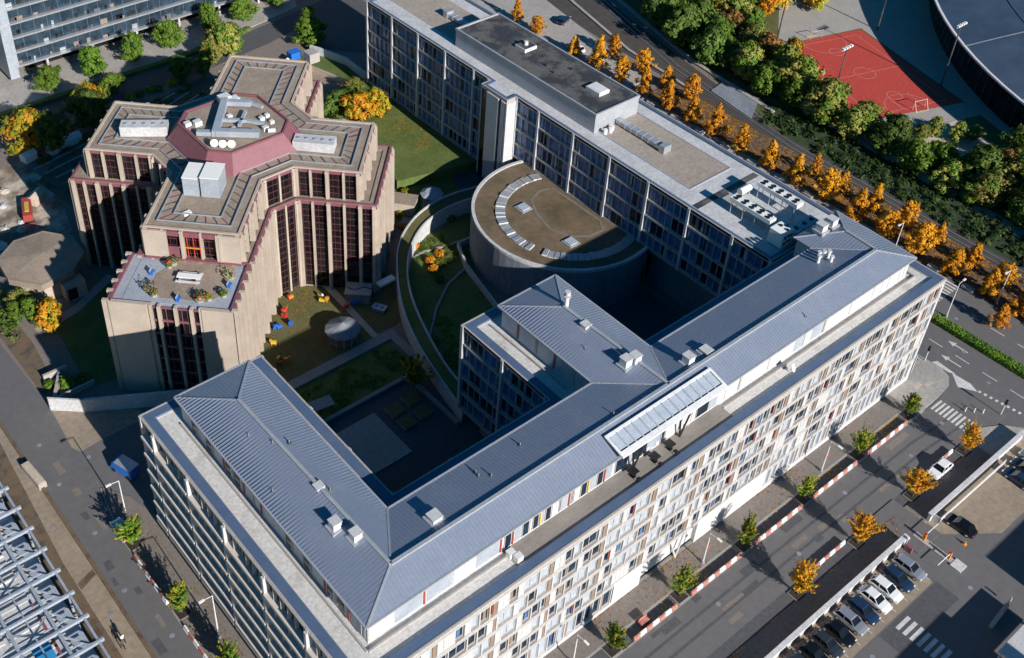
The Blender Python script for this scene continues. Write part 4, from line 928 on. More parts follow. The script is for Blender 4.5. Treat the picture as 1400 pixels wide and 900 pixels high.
# parking lot walls
for nm, (x0, x1), lb in (('a',(30,74.4),'long white parking wall beside the row of cars'),('b',(79.8,103.6),'white parking wall right of the barrier gate')):
    t = empty('parking_wall', ((x0+x1)/2,-16.8,0), lb, 'wall'); b = MB(); b.box(x0,x1,-17.0,-16.6,-.05,1.35,WHITE2); L2(b, 'wall_panel', t)
    b = MB(); b.box(x0-.05,x1+.05,-17.12,-16.5,1.35,1.5,WHITE2); L2(b, 'coping', t)
    if nm == 'b': b = MB(); b.box(80.5,97,-18.0,-17.9,.4,1.2,WHITE); b.box(80.5,80.6,-18.0,-17.1,0,1.2,WHITE); b.box(103.2,103.6,-30,-17,-.05,1.4,WHITE2); L2(b, 'guard_rail', t)

# ================================================================ GLASS OFFICE (top left) AND DARK DOME (top right)
GB = empty('glass_office', (60,160,0), 'blue grey glass office with horizontal steel bands in the top left corner', 'office building')
b = MB(); b.box(29.8,110,159.6,185,3.4,30,TEAL); b.box(32,110,162.5,184,-.05,3.4,GLASSB); L2(b, 'glazed_body', GB)
b = MB(); z = 3.1
while z < 30: b.box(29.0,110.4,158.7,159.6,z,z+.32,STEEL); z += 3.1
x = 29.2
while x < 110: b.box(x,x+.10,159.45,159.62,3.4,30,COPE); x += 2.7
L2(b, 'facade_band', GB)
b = MB(); b.box(27.6,29.4,158.6,185,1.0,30,STEELB); b.box(29.4,29.8,158.9,159.6,3,30,STEELB); L2(b, 'end_wall', GB)
b = MB()
GR = random.Random(9)
z = 3.5
while z < 28:
    x = 30
    while x < 92:
        if GR.random() < .65: w_ = GR.uniform(.3,1.6); b.box(x,x+w_,159.55,159.605,z,z+GR.uniform(.4,1.1),GR.choice([BLACK,BLACK,GLASSB,BITU,BLACK,STEEL,PIER])); 
        x += GR.uniform(.7,2.2)
    z += 3.1
tag(L2(b, 'room_contents', GB), kind='stuff')
for x in (36,46,56,66,76,86): b = MB(); b.cone((x,160.2,0),(x,160.2,3.4),.25,.25,CONCL,10); L2(b, 'column', GB)
WB = empty('west_annex', (12,162,0), 'pale grey flat sided block at the far top left edge', 'building')
b = MB(); b.prism([(2,156),(24,158.8),(24.5,185),(2,185)], -.05, 7.4, CONCL, MEMB); L2(b, 'wall', WB)
b = MB(); ring(b, [(2,156),(24,158.8),(24.5,185),(2,185)], .5, 7.4, 8.0, ALU); L2(b, 'parapet', WB)
for k in range(3): 
    t = empty('concrete_barrier', (15+k*2.3,151.5-k*.6,0), 'pale sloping concrete block at the plaza edge, %s from the left' % ORD[k], 'barrier', 'concrete blocks at the plaza edge', rz=.9+.1*k); b = MB(); b.box(-2.4,2.4,-.4,.4,0,1.0,CONCL); b.box(-2.2,2.2,-.25,.25,1.0,1.4,CONCL); b.build('block', t)

DM = empty('dark_dome', (235,5,0), 'huge dark blue curved roof hall filling the top right corner', 'dome hall')
# circle through the measured eave points
def circ(a, b_, c):
    ax, ay = a; bx, by = b_; cx_, cy_ = c; d = 2*(ax*(by-cy_)+bx*(cy_-ay)+cx_*(ay-by))
    ux = ((ax*ax+ay*ay)*(by-cy_)+(bx*bx+by*by)*(cy_-ay)+(cx_*cx_+cy_*cy_)*(ay-by))/d; uy = ((ax*ax+ay*ay)*(cx_-bx)+(bx*bx+by*by)*(ax-cx_)+(cx_*cx_+cy_*cy_)*(bx-ax))/d
    return Vector((ux,uy)), math.hypot(ax-ux, ay-uy)
dc, dr = circ((197.6,63.5),(188.6,45.0),(174.4,25.4))
if dc.x < 185: dc, dr = Vector((270,-15)), 103
b = MB(); NA, NR = 120, 14; prof = []
for k in range(NR+1):
    u = k/NR; prof.append((dr*(1-u*.9), 8+16*(1-(1-u*.9)**2)))
a0 = math.atan2(63.5-dc.y, 197.6-dc.x)
rows = []
for (r, z) in prof: rows.append([(dc.x+r*math.cos(2*math.pi*i/NA), dc.y+r*math.sin(2*math.pi*i/NA), z) for i in range(NA)])
for k in range(NR):
    for i in range(NA): j = (i+1)%NA; b.poly([rows[k][i], rows[k][j], rows[k+1][j], rows[k+1][i]], DOME)
b.poly(rows[-1], DOME)
D_ = L2(b, 'roof', DM)
b = MB()
for i in range(0, NA, 4):
    for k in range(NR):
        p = Vector(rows[k][i]); q = Vector(rows[k+1][i]); capline(b, p, q, .3, .1, CONCB)
for k in (2,4,8): 
    for i in range(NA): capline(b, rows[k][i], rows[k][(i+1)%NA], .12, .1, COPE)
L2(b, 'roof_seam', DM)
b = MB()
for i in range(NA):
    capline(b, rows[0][i], rows[0][(i+1)%NA], .5, .35, ALU)
L2(b, 'eave_rim', DM)
b = MB(); b.prism([(dc.x+(dr-2.5)*math.cos(2*math.pi*i/NA), dc.y+(dr-2.5)*math.sin(2*math.pi*i/NA)) for i in range(NA)], -.05, 8, GLASSB)
for i in range(NA*2):
    a = math.pi*i/NA; b.cone((dc.x+(dr-2.4)*math.cos(a), dc.y+(dr-2.4)*math.sin(a), 0), (dc.x+(dr-2.4)*math.cos(a), dc.y+(dr-2.4)*math.sin(a), 8), .08, .08, BITU, 4)
L2(b, 'wall', DM)
t = empty('round_basin', (176.2,19.5,0), 'round low rimmed basin at the right picture edge near the dome', 'basin')
b = MB()
for i in range(32):
    a = 2*math.pi*i/32; c = 2*math.pi*(i+1)/32; b.hexa([(r*math.cos(q),r*math.sin(q),z) for z in (0,1.6) for r, q in ((4.2,a),(4.2,c),(3.6,c),(3.6,a))], CONCL)
b.build('rim', t); b = MB(); b.prism([(3.6*math.cos(2*math.pi*i/32),3.6*math.sin(2*math.pi*i/32)) for i in range(32)], .1, .3, ASPHD); b.build('floor', t)

# ================================================================ STEEL FRAME (bottom left)
SF = empty('steel_roof_frame', (-25,40,0), 'pale blue steel roof framework under construction in the bottom left corner', 'steel structure')
zt = 8.0; b = MB()
def beam(b, p, q, w_, h, m): 
    p = Vector(p); q = Vector(q); d = (q-p).normalized(); n = Vector((-d.y,d.x,0)).normalized()*w_/2; dz = Vector((0,0,h))
    b.hexa([p-n, q-n, q+n, p+n, p-n+dz, q-n+dz, q+n+dz, p+n+dz], m)
xs = (-14.9,-17.9,-22.2,-26.5,-31,-35.5)
ys = [2+3.75*i for i in range(16)]
for x in xs: bb = MB(); beam(bb, (x,0,zt-.4), (x,60,zt-.4), .26 if x > -15 else .34, .4, STEELB); L2(bb, 'long_beam', SF)
for y in ys: bb = MB(); beam(bb, (-37,y,zt-.35), (-14.3,y,zt-.35), .30, .42, STEELB); L2(bb, 'cross_beam', SF)
bb = MB()
for i, y in enumerate(ys[:-1]):
    for j in range(1, len(xs)-1):
        if (i+j) % 2: beam(bb, (xs[j],y,zt-.5), (xs[j+1],y+3.75,zt-1.6), .2, .2, STEELB); beam(bb, (xs[j],y+3.75,zt-1.6), (xs[j+1],y,zt-.5), .2, .2, STEELB)
    beam(bb, (xs[0]-.2,y+.3,zt-1.0), (xs[1],y+3.4,zt-.6), .16, .16, STEELB)
L2(bb, 'bracing', SF)
for x in (-20.0,-24.3,-28.7,-33.2): bb = MB(); beam(bb, (x,0,zt-1.5), (x,60,zt-1.5), .16, .16, STEELB); L2(bb, 'lower_chord', SF)
for y in ys: bb = MB(); beam(bb, (-36,y+1.9,zt-1.6), (-16,y+1.9,zt-1.6), .14, .14, STEELB); L2(bb, 'lower_chord', SF)
for x in xs[:-1:2]:
    for y in ys[::3]: bb = MB(); bb.cone((x,y,0), (x,y,zt-.4), .22, .22, STEELB, 8); L2(bb, 'column', SF)
bb = MB(); bb.box(-37, -16.6, 0, 60, 4.6, 4.9, CONCL)
L2(bb, 'deck_slab', SF)
DR_ = random.Random(2)
for i, y in enumerate(ys[:-1]):
    for j in range(len(xs)-1):
        if DR_.random() < .75: bb = MB(); x1_ = xs[j]-.5; x0_ = xs[j+1]+.5; bb.box(x0_, min(x1_,-16.9), y+.5, y+3.2, 4.9, 5.0+DR_.random()*.25, DR_.choice([CONC, CONCL, PAVE, SAND, CONC])); L2(bb, 'deck_panel', SF)
bb = MB(); bb.box(-17.0, -15.4, 0, 60, 5.2, 5.6, STEELB); L2(bb, 'edge_gutter', SF)
t = empty('blue_tarpaulin', (-20,20,4.95), 'bright blue tarpaulin strip lying on the deck of the steel framework', 'tarpaulin'); b = MB(); b.box(-.9,1.1,4.0,13.5,.3,.42,LBLUE); b.build('sheet', t)
b = MB(); b.box(1.4,1.7,3.5,19,.25,.5,MAROON); tag(b.build('red_pipe'), 'long dark red pipe lying beside the blue tarpaulin on the steel framework deck', 'pipe').location = (-20,20,4.95)
t = empty('concrete_block', (-9.7,61.0,0), 'long pale concrete block at the edge of the gravel walk', 'block', rz=math.radians(95)); b = MB(); b.box(-2.4,2.4,-.55,.55,0,1.0,CREAM); b.box(-2.3,2.3,-.45,.45,1.0,1.08,SAND); b.build('block', t)

# unseen blocks beyond the lower right edge, added and sized to shade the parking lot
for (x0,x1,y0,y1,h,lb) in ((80,125,-75,-49,11.5,'unseen block added to shade the parking lot, right hand one'),(54,68.5,-75,-48,10.5,'unseen block added to shade the parking lot, left hand one')):
    t = empty('shade_block', ((x0+x1)/2,(y0+y1)/2,0), lb, 'office building'); b = MB(); b.box(x0,x1,y0,y1,-.05,h,CONCL); L2(b, 'wall', t); b = MB(); b.box(x0+.3,x1-.3,y0+.3,y1-.3,h,h+.1,GRAV); L2(b, 'roof', t)
    b = MB(); z = 1.2
    while z < h-2: b.box(x0+1,x1-1,y1-.02,y1+.04,z,z+1.7,GLASS); z += 3
    L2(b, 'window_band', t)
t = empty('white_canopy', (70.5,-34.5,0), 'white flat canopy roof at the bottom right picture edge', 'canopy'); b = MB(); b.box(-3.3,5.4,-4,1.2,2.8,3.05,WHITE); b.build('roof', t)
for sx, sy in ((-3,.9),(5,.9),(-3,-3.7),(5,-3.7)): b = MB(); b.cone((sx,sy,0),(sx,sy,2.8),.1,.1,ALU); b.build('post', t)
t = empty('stone_kerb_wall', (73,-30.5,0), 'low pale wall with posts behind the white canopy at the lower right', 'wall', rz=.08); b = MB(); b.box(-1.2,3.0,-.25,.25,0,.8,CREAM); b.build('wall_panel', t)
for k in range(3): b = MB(); b.cone((1.8+k*.9,0,.8),(1.8+k*.9,0,1.5),.14,.1,CREAM,8); b.build('post', t)

# ================================================================ TREES
def tree_proto(name, kind, H, R, leaf, n, mats, seed, trunk=1.2):
    """kind: cone / round / bushy ; returns an Empty with trunk and crown"""
    r = random.Random(seed); t = empty(name, (0,0,0), 'x', 'tree')
    b = MB(); b.cone((0,0,-.05), (0,0,H*.55), .16*H/6, .07*H/6, BARK, 7)
    tips = []
    for k in range(9):
        a = k*2.4+r.random(); z = trunk+(H*.8-trunk)*k/9; rr = R*(.55 if kind != 'cone' else .6*(1-k/11)); e = (math.cos(a)*rr, math.sin(a)*rr, z+rr*.5); b.cone((0,0,z*.8), e, .06*H/6, .02, BARK, 5); tips.append(e)
    b.build('trunk', t)
    b = MB(); cl_ = []
    nc = 60 if kind == 'cone' else 85
    ph = [r.uniform(0,6.28) for _ in range(3)]
    for k in range(nc):
        u = (k+.5)/nc; z = trunk+(H-trunk)*u; a = k*2.39996+r.uniform(-.5,.5)
        if kind == 'cone': prof_ = (min(1, u/.16)**.6)*(1-.92*u**1.25)
        elif kind == 'spiky': prof_ = math.sin(math.pi*min(.98,u*.95+.05))**.55
        else: prof_ = math.sin(math.pi*min(.97,u*.93+.06))**.6
        lob = 1+.22*math.sin(2*a+ph[0])+.16*math.sin(3*a+ph[1]+z); rr = R*prof_*lob*r.uniform(.25,1.05)**.6; cl_.append((math.cos(a)*rr, math.sin(a)*rr, z+r.uniform(-.06,.06)*H, R*r.uniform(.14,.36)*(1.0 if kind != 'cone' else .55+.5*prof_)))
    per = n//nc
    for k, (x, y, z, rad) in enumerate(cl_):
        m = mats[0] if len(mats) == 1 else (mats[1] if r.random() < .35 else mats[0])
        if kind == 'spiky':   # long shoots
            L_ = rad*2.4; dx, dy = x*.9, y*.9; d = Vector((x*.5, y*.5, .7)).normalized() if (x or y) else Vector((0,0,1)); p0 = Vector((x*.35,y*.35,z-.2))
            for q in range(per):
                s = r.random(); c = p0+d*s*(Vector((x,y,0)).length+L_*.5)*.95; off = Vector((r.gauss(0,1),r.gauss(0,1),r.gauss(0,1)))*rad*.33*(1-s*.6); leaf_one(b, c+off, (off.normalized()+Vector((0,0,.8))).normalized(), leaf*r.uniform(.6,1.2), m, r)
        else:
            for q in range(per):
                v = Vector((r.gauss(0,1), r.gauss(0,1), r.gauss(0,1))).normalized()*rad*r.uniform(.3,1.25); v.z *= .85
                leaf_one(b, Vector((x,y,z))+v, (v.normalized()+Vector((x,y,0)).normalized()*.4+Vector((r.uniform(-.5,.5),r.uniform(-.5,.5),r.uniform(0,.9)))).normalized(), leaf*r.uniform(.6,1.25), m, r)
    b.build('crown', t); return t
def leaf_one(b, p, nrm, e, m, r):
    a = nrm.orthogonal().normalized(); k = r.uniform(0,6.28); q = nrm.cross(a); u = a*math.cos(k)+q*math.sin(k); w_ = nrm.cross(u)
    b.poly([p-u*e-w_*e*.55, p+u*e-w_*e*.4, p+u*e*.7+w_*e*.65, p-u*e*.9+w_*e*.6], m)
TR = random.Random(21)
def plant(protos, x, y, label, grp, sc=1.0, z=0):
    p = protos[TR.randrange(len(protos))]
    o = inst(p, (x,y,z), TR.uniform(0,6.28), label, grp, (sc*TR.uniform(.8,1.18), sc*TR.uniform(.8,1.18), sc*TR.uniform(.78,1.14)))
    return o
P_or = [tree_proto('golden_tree','cone',6.6,2.1,.18,3000,[L_OR],s,.9) for s in (1,2,3)]+[tree_proto('golden_tree','round',6.2,1.9,.18,2600,[L_OR],s,.9) for s in (4,5)]+[tree_proto('golden_tree','cone',6.0,2.0,.18,1700,[L_OR,L_OG],6,.8)]
Y1s = [119.0,112.2,100.6,93.2,86.6,80.2,73.7,67.2,61.3,54.8,48.1,42,35.4,28.6,22.3,16.1,9.6,3.0,-3.4,-9.8]
for i, y in enumerate(Y1s): plant(P_or, 128.1, y, 'golden conical tree in the row nearest the office, %s from the top' % ORD[i], 'golden trees in the row nearest the office', .8 if i < 3 else 1.0)
Y2s = [94.8,86.3,79.5,73,41.2,35.1,28.3,21.9,15.5,8.8,2.9,-3.6]
for i, y in enumerate(Y2s): plant(P_or, 132.9 if i > 3 else 134.4, y, 'golden conical tree in the row by the tracks, %s from the top' % ORD[i], 'golden trees in the row by the tracks', .85)
plant(P_or, 122.2, -2.2, 'single golden tree standing on the avenue side of the long hedge', None, .8)
# street saplings
P_st = [tree_proto('street_sapling','spiky',4.4,1.4,.105,4200,[L_GR,L_YG],s,1.3) for s in (11,12)]
P_so = [tree_proto('street_sapling','spiky',4.9,1.6,.105,4400,[L_OR,L_OG],s,1.3) for s in (14,15)]
for i, x in enumerate((94.1,81.8,69.6,57.2,45.0,33.2)):
    plant(P_st, x, -4.35, 'green street sapling in a soil pit along the office front, %s from the right' % ORD[i], 'green saplings along the office front', .85 if i == 0 else 1)
    q = empty('tree_pit', (x,-4.35,0), 'square soil pit under the %s green sapling from the right' % ORD[i], 'tree pit', 'tree pits along the office front'); b = MB(); b.box(-.95,.95,-.8,.95,-.02,.16,SLAB); b.build('rim', q); b = MB(); b.box(-.85,.85,-.72,.87,.1,.18,SOIL); b.build('soil', q)
for i, x in enumerate((94.6,81.8,69.3,56.9)):
    plant(P_so, x, -13.2, 'orange street sapling on the far side of the front road, %s from the right' % ORD[i], 'orange saplings across the front road')
    q = empty('tree_pit', (x,-13.2,0), 'square soil pit under the %s orange sapling from the right' % ORD[i], 'tree pit', 'tree pits across the front road'); b = MB(); b.box(-.95,.95,-.8,.95,-.02,.16,SLAB); b.build('rim', q); b = MB(); b.box(-.85,.85,-.72,.87,.1,.18,SOIL); b.build('soil', q)
P_sg = [tree_proto('side_street_tree','spiky',5.0,1.55,.11,4400,[L_GR,L_YG],s,1.2) for s in (17,18)]
for i, (x, y) in enumerate(((-4.3,43.4),(-4.2,31.0),(-3.6,20.6))):
    plant(P_sg, x, y, 'yellow green young tree in the side street pavement, %s from the top' % ORD[i], 'young trees in the side street')
    q = empty('tree_pit', (x,y,0), 'dark soil pit under the %s side street tree from the top' % ORD[i], 'tree pit', 'tree pits in the side street'); b = MB(); b.box(-.8,.95,-.95,.95,-.02,.15,SLAB); b.build('rim', q); b = MB(); b.box(-.7,.85,-.85,.85,.1,.17,SOIL); b.build('soil', q)
# upper left
P_gr = [tree_proto('round_tree','round',6.4,2.6,.20,4600,[L_GR],s,1.3) for s in (31,32)]
P_dg = [tree_proto('round_tree','round',7.0,3.1,.23,4800,[L_DG],s,1.2) for s in (33,34)]
P_ol = [tree_proto('round_tree','round',7.4,3.4,.24,4400,[L_OL,L_GR],s,1.2) for s in (35,36)]
P_yg = [tree_proto('round_tree','round',7.4,3.1,.27,3600,[L_YG,L_OR],s,1.2) for s in (37,)]
P_ru = [tree_proto('round_tree','round',6.4,2.7,.26,2600,[L_RU],s,1.2) for s in (38,)]
P_py = [tree_proto('tall_tree','cone',10,3.2,.30,4200,[L_GR],s,.8) for s in (39,)]
for i, (x, y) in enumerate(((33,152.4),(41.9,151.9),(51.6,152.9),(60,153),(70.1,154.4),(78.6,154.5),(88.5,157))): plant(P_gr, x, y, 'round clipped green tree in front of the glass office, %s from the left' % ORD[i], 'green trees in front of the glass office', .95)
plant(P_gr, 42.2, 143.7, 'green tree standing on the near side of the shaded north street', None, .8)
plant(P_py, 84.9, 137.4, 'tall pointed green tree behind the beige tower near the slab block', None, 1.05)
plant(P_yg, 21.2, 134.4, 'yellow orange tree at the left edge beside the garden beds', None, 1.25); plant(P_dg, 24.5, 131.4, 'dark green tree touching the yellow tree at the left edge', None, 1.0)
plant(P_yg, 35.0, 138.2, 'yellow topped tree directly behind a broad dark tree left of the tower', None, .9); plant(P_dg, 33.5, 135.0, 'broad dark green tree behind the left arm of the beige tower', None, 1.15)
for i, (x, y, p, s, lb) in enumerate(((56,141,P_dg,.8,'dark green tree by the north street, left of the olive group'),(60.5,140,P_dg,.7,'second dark green tree by the north street next to the olive group'),(64,143,P_ol,.75,'olive brown tree behind the far arm of the tower'),(68,143.5,P_ol,.85,'paler olive tree right behind the far arm of the tower'),(71.5,147.5,P_gr,.7,'small green tree beside the north hedge'),(66.5,147,P_gr,.6,'small round green tree at the street edge by the olive trees'))): plant(p, x, y, lb, None, s)
for i, (x, y) in enumerate(((44,140),(46,139.8),(48.5,140.2),(50,139.5),(53,139.6),(55,139))): shrub((x,y,0), 1.0, 150, L_DG if i % 2 else L_YG, 'dark shrub on the garden bank behind the tower, %s from the left' % ORD[i], 'shrub', 'shrubs on the garden bank')
plant([tree_proto('round_tree','round',5.5,2.6,.24,3200,[L_OR,L_YG],41,.8)], 74.6, 105.2, 'orange and yellow tree on the lawn between tower and slab block', None, 1.05, 1.9)
plant(P_yg, 77.8, 103.6, 'yellow green tree beside the orange tree on the lawn', None, .75, 1.9); plant(P_dg, 72.8, 109.5, 'dark green tree behind the orange tree on the lawn', None, .95); plant(P_gr, 77.0, 110.5, 'mid green tree near the slab block foot behind the orange tree', None, .8); plant(P_ol, 80.2, 114.6, 'sparse olive tree by the slab block corner', None, .55)
plant(P_ol, 2.4, 94.4, 'green bush like tree left of the octagonal hall entrance', None, .45); plant(P_gr, 2.6, 90.2, 'bushy green tree below the octagonal hall', None, .72); plant([tree_proto('round_tree','round',4.6,2.1,.2,2600,[L_OR,L_YG],42,.5)], 4.3, 87.0, 'orange bush tree beside the green tree below the octagonal hall', None, 1.0); plant(P_gr, 1.0, 92.6, 'small green tree at the path edge by the octagonal hall', None, .5)
plant([tree_proto('round_tree','spiky',4.2,1.8,.18,2200,[L_OG,L_DG],43,.7)], 40.9, 43.8, 'dim orange green tree in the shaded courtyard', None, 1.0)
for (x, y, m, lb) in ((70.2,71.3,L_DG,'dark low shrub by the small pavilion'),(60.6,69.2,L_OR,'orange shrub on the sunny ramp lawn, uppermost'),(60.2,64.6,L_OR,'orange shrub in the middle of the sunny ramp lawn'),(59.3,62.6,L_OR,'orange shrub lowest on the sunny ramp lawn'),(62.7,65.2,L_OR,'tiny orange shrub right of the middle one on the ramp lawn'),(58.6,59.9,L_DG,'dark round shrub on the ramp lawn'),(63.8,77.5,L_YG,'yellow shrub on the lawn near the tower foot'),(66.4,79.5,L_YG,'yellow green shrub between the long shadows'),(68.6,82.4,L_YG,'yellow shrub beside the small pavilion'),(62.2,74.8,L_OR,'orange shrub near the tower foot'),(61.0,72.4,L_YG,'small yellow shrub outside the curved walkway')):
    shrub((x,y,0), .85, 170, m, lb)
# hedges
def hedge(x0,x1,y0,y1,h,label,n,m=L_GR):
    t = empty('clipped_hedge', ((x0+x1)/2,(y0+y1)/2,0), label, 'hedge'); b = MB(); r = random.Random(int(x0)+int(y0)+500)
    hx, hy = (x1-x0)/2, (y1-y0)/2
    b.box(-hx*.9,hx*.9,-hy*.985,hy*.985,0,h*.8,SOIL)
    for _ in range(n):
        f = r.random(); x, y, z = r.uniform(-hx,hx), r.uniform(-hy,hy), h+r.uniform(-.15,.12); nn = Vector((r.uniform(-.6,.6),r.uniform(-.6,.6),1))
        if f < .35: x = r.choice((-hx,hx)); z = r.uniform(.05,h); nn = Vector((math.copysign(1,x),r.uniform(-.5,.5),.3))
        leaf_one(b, Vector((x,y,z)), nn.normalized(), .17, m, r)
    b.build('foliage', t)
hedge(115.0,116.6,-40,5.2,.9,'long clipped green hedge in the middle of the avenue',7000)
hedge(103.2,105.0,1.2,3.6,.8,'short green hedge block at the office corner',500)
# park wood: rows of single trees
PK = [P_gr,P_dg,P_ol,P_dg,P_ol,P_gr]
rows_ = [
 ('along the dark bank by the tracks', [(149.5+TR.uniform(-.8,.8), y) for y in range(-18, 70, 7)], [P_ol,P_dg,P_gr,P_ol]),
 ('in the second park line', [(154+TR.uniform(-1,1), y+TR.uniform(-1,1)) for y in range(-16, 44, 9)]+[(150.2,72),(151.5,77),(153.5,82),(157,86)], [P_ol,P_dg,P_gr,P_dg]),
 ('in the inner park line', [(156.4+TR.uniform(-1,1), y+TR.uniform(-1,1)) for y in range(-13, 30, 9)], [P_ol,P_gr,P_ru,P_ol]),
 ('in the third park line', [(161.5+TR.uniform(-1,1), y+TR.uniform(-1,1)) for y in list(range(-14, 26, 7))+[80,86]], [P_ol,P_gr,P_ol,P_ru]),
 ('in the fourth park line', [(166+TR.uniform(-1,1), y+TR.uniform(-1,1)) for y in list(range(-14, 24, 7))+[82,89,96]], [P_ol,P_ol,P_gr]),
 ('between the track bend and the park path', [(150.5,90),(156.5,104),(153,98),(160,112),(163,118),(168,127),(158.4,92),(147.8,66),(149.0,80.5),(153.5,90.5),(162.5,104),(165.5,110.5),(157.8,98.2)], [P_dg,P_gr]),
 ('in the upper park grove', [(164.5,92),(169,97),(174,100),(171,90),(177,94),(183,97),(176,87),(181.5,88.5),(188,91),(171,105),(178,107),(186,103),(192,96),(190,84),(196,88),(172,113),(182,114)], [P_yg,P_gr,P_ol,P_yg,P_gr,P_or]),
 ('by the court edge', [(152.0,44.5),(151.0,51.0),(152.8,60.5),(155.6,66.5),(158.6,73)], [P_ru,P_ol,P_ol]),
 ('right of the sand pitch', [(172,14),(166.5,10.5),(177,9.5),(160,19),(166,18.2),(178,1),(171,3)], [P_ol,P_ol,P_ru]),
]
for desc, pts_, ps in rows_:
    for i, (x, y) in enumerate(pts_):
        p = ps[(i*7+len(desc)) % len(ps)]
        if 155 < x < 175 and 24 < y < 42: continue
        kindn = {id(P_gr):'mid green',id(P_dg):'dark green',id(P_ol):'olive',id(P_yg):'yellow green',id(P_ru):'rust brown',id(P_or):'orange'}[id(p)]
        plant(p, x, y, '%s tree %s, %s from %s end' % (kindn, desc, ORD[i], 'lower' if 'line' in desc or 'bank' in desc else 'left'), 'park trees ' + desc, TR.uniform(.85,1.2) if p is not P_or else 1.2)
plant(P_yg, 163.6, 70.4, 'bright orange yellow tree leaning over the left corner of the red court', None, .75)
for (x, y, lb) in ((163.5,35.5,'thin olive tree on the sand pitch, left one'),(165.8,31.8,'thin olive tree on the sand pitch, middle one'),(160.5,36.4,'thin olive tree at the near corner of the sand pitch'),(168.6,30.2,'small thin tree on the sand pitch, right one')): plant([P_ol[0]], x, y, lb, None, .5)
def scrub(name, area, n, mats_, h, e, label, seed):
    r = random.Random(seed); b = MB(); x0,x1,y0,y1 = area
    cs = [(r.uniform(x0,x1), r.uniform(y0,y1), r.uniform(.5,1.3)) for _ in range(n//45)]
    for (cx_, cy_, rr) in cs:
        m = r.choice(mats_)
        for _ in range(45):
            v = Vector((r.gauss(0,.5), r.gauss(0,.5), abs(r.gauss(0,.45))))*rr
            leaf_one(b, Vector((cx_,cy_,.05))+Vector((v.x,v.y,v.z*h)), (v+Vector((0,0,.5))).normalized(), e*r.uniform(.6,1.3), m, r)
    tag(b.build(name), label, 'undergrowth', kind='stuff')
scrub('undergrowth', (139.9,148.6,-26,60), 14000, [L_SH], 1.0, .24, 'low scrub darkened to paint shade on the bank beside the tracks', 5)
scrub('undergrowth', (153,158,-20,70), 6000, [L_OL,L_DG,L_GR], 1.2, .24, 'olive and green low scrub between the park trees near the path', 6)
scrub('undergrowth', (17.8,43,46.4,53.2), 2600, [L_DG,L_GR], .35, .16, 'low dark planting scattered on the shaded court lawn', 15)
scrub('undergrowth', (48,56,42,53), 1800, [L_DG,L_GR], .5, .16, 'low dark planting inside the curved walkway, lower part', 16)
scrub('undergrowth', (58,66,62,69.5), 1500, [L_YG,L_GR,L_DG], .4, .15, 'low mixed planting on the sunny lawn inside the curved walkway', 17)
scrub('undergrowth', (46,52,63.8,71), 1300, [L_DG], .5, .18, 'dark planting between the tower foot and the curved walkway', 18)
scrub('undergrowth', (20,58,128.5,137.5), 3600, [L_DG,L_OL,L_RU], .7, .2, 'scattered garden planting among the beds behind the tower', 19)
scrub('undergrowth', (-1.8,1.0,88,104), 1100, [L_GR,L_DG], .9, .2, 'green shrubs along the path by the octagonal hall', 20)
scrub('undergrowth', (158,178,-14,24), 7000, [L_OL,L_RU,L_GR], 1.2, .26, 'autumn coloured scrub below the sand pitch', 7)
def litter(area, z, n, seed, label, cols):
    r = random.Random(seed); b = MB(); x0,x1,y0,y1 = area
    cl3 = [(r.uniform(x0,x1), r.uniform(y0,y1), r.uniform(.8,3)) for _ in range(max(4, n//60))]
    for _ in range(n):
        c = r.choice(cl3); x = min(x1, max(x0, r.gauss(c[0], c[2]))); y = min(y1, max(y0, r.gauss(c[1], c[2])))
        leaf_one(b, Vector((x,y,z+r.uniform(.01,.05))), Vector((r.uniform(-.3,.3),r.uniform(-.3,.3),1)).normalized(), r.uniform(.06,.13), r.choice(cols), r)
    tag(b.build('fallen_leaves'), label, 'fallen leaves', kind='stuff')
litter((127.2,136.4,-8,78), .11, 9000, 1, 'orange fallen leaves under the golden tree rows', [L_OR,L_OR,L_RU])
litter((74,84,84,111), 1.95, 1800, 2, 'scattered fallen leaves on the raised lawn by the slab block', [L_OR,L_YG,L_RU])
litter((34,97,-3.1,-.2), .12, 450, 3, 'few fallen leaves on the front pavement', [L_OR,L_RU])
litter((34,97,-5.0,-3.5), .01, 900, 4, 'fallen leaves gathered in the kerbside parking lane', [L_OR,L_RU,L_YG])
litter((34,97,-16.4,-13.7), .12, 500, 5, 'fallen leaves under the orange saplings', [L_OR,L_RU])
litter((27,42,57,71), .02, 900, 6, 'fallen leaves on the kindergarten lawn', [L_OR,L_OL,L_RU])
litter((-5,-1.4,16,50), .12, 600, 7, 'fallen leaves on the side street pavement', [L_YG,L_RU])
for i in range(17):
    y = 109-i*6.45
    t = empty('kerb_bench', (126.9,y,.1), 'pale stone seat block at the avenue kerb between golden trees, %s from the top' % ORD[i], 'stone seat', 'stone seats between the golden trees', rz=TR.uniform(-.1,.1)); b = MB(); b.box(-.5,.5,-1.0,1.0,.12,.5,CREAM); b.build('seat_slab', t); b = MB(); b.box(-.35,.35,-.8,-.5,0,.12,SLAB); b.box(-.35,.35,.5,.8,0,.12,SLAB); b.build('plinth', t)

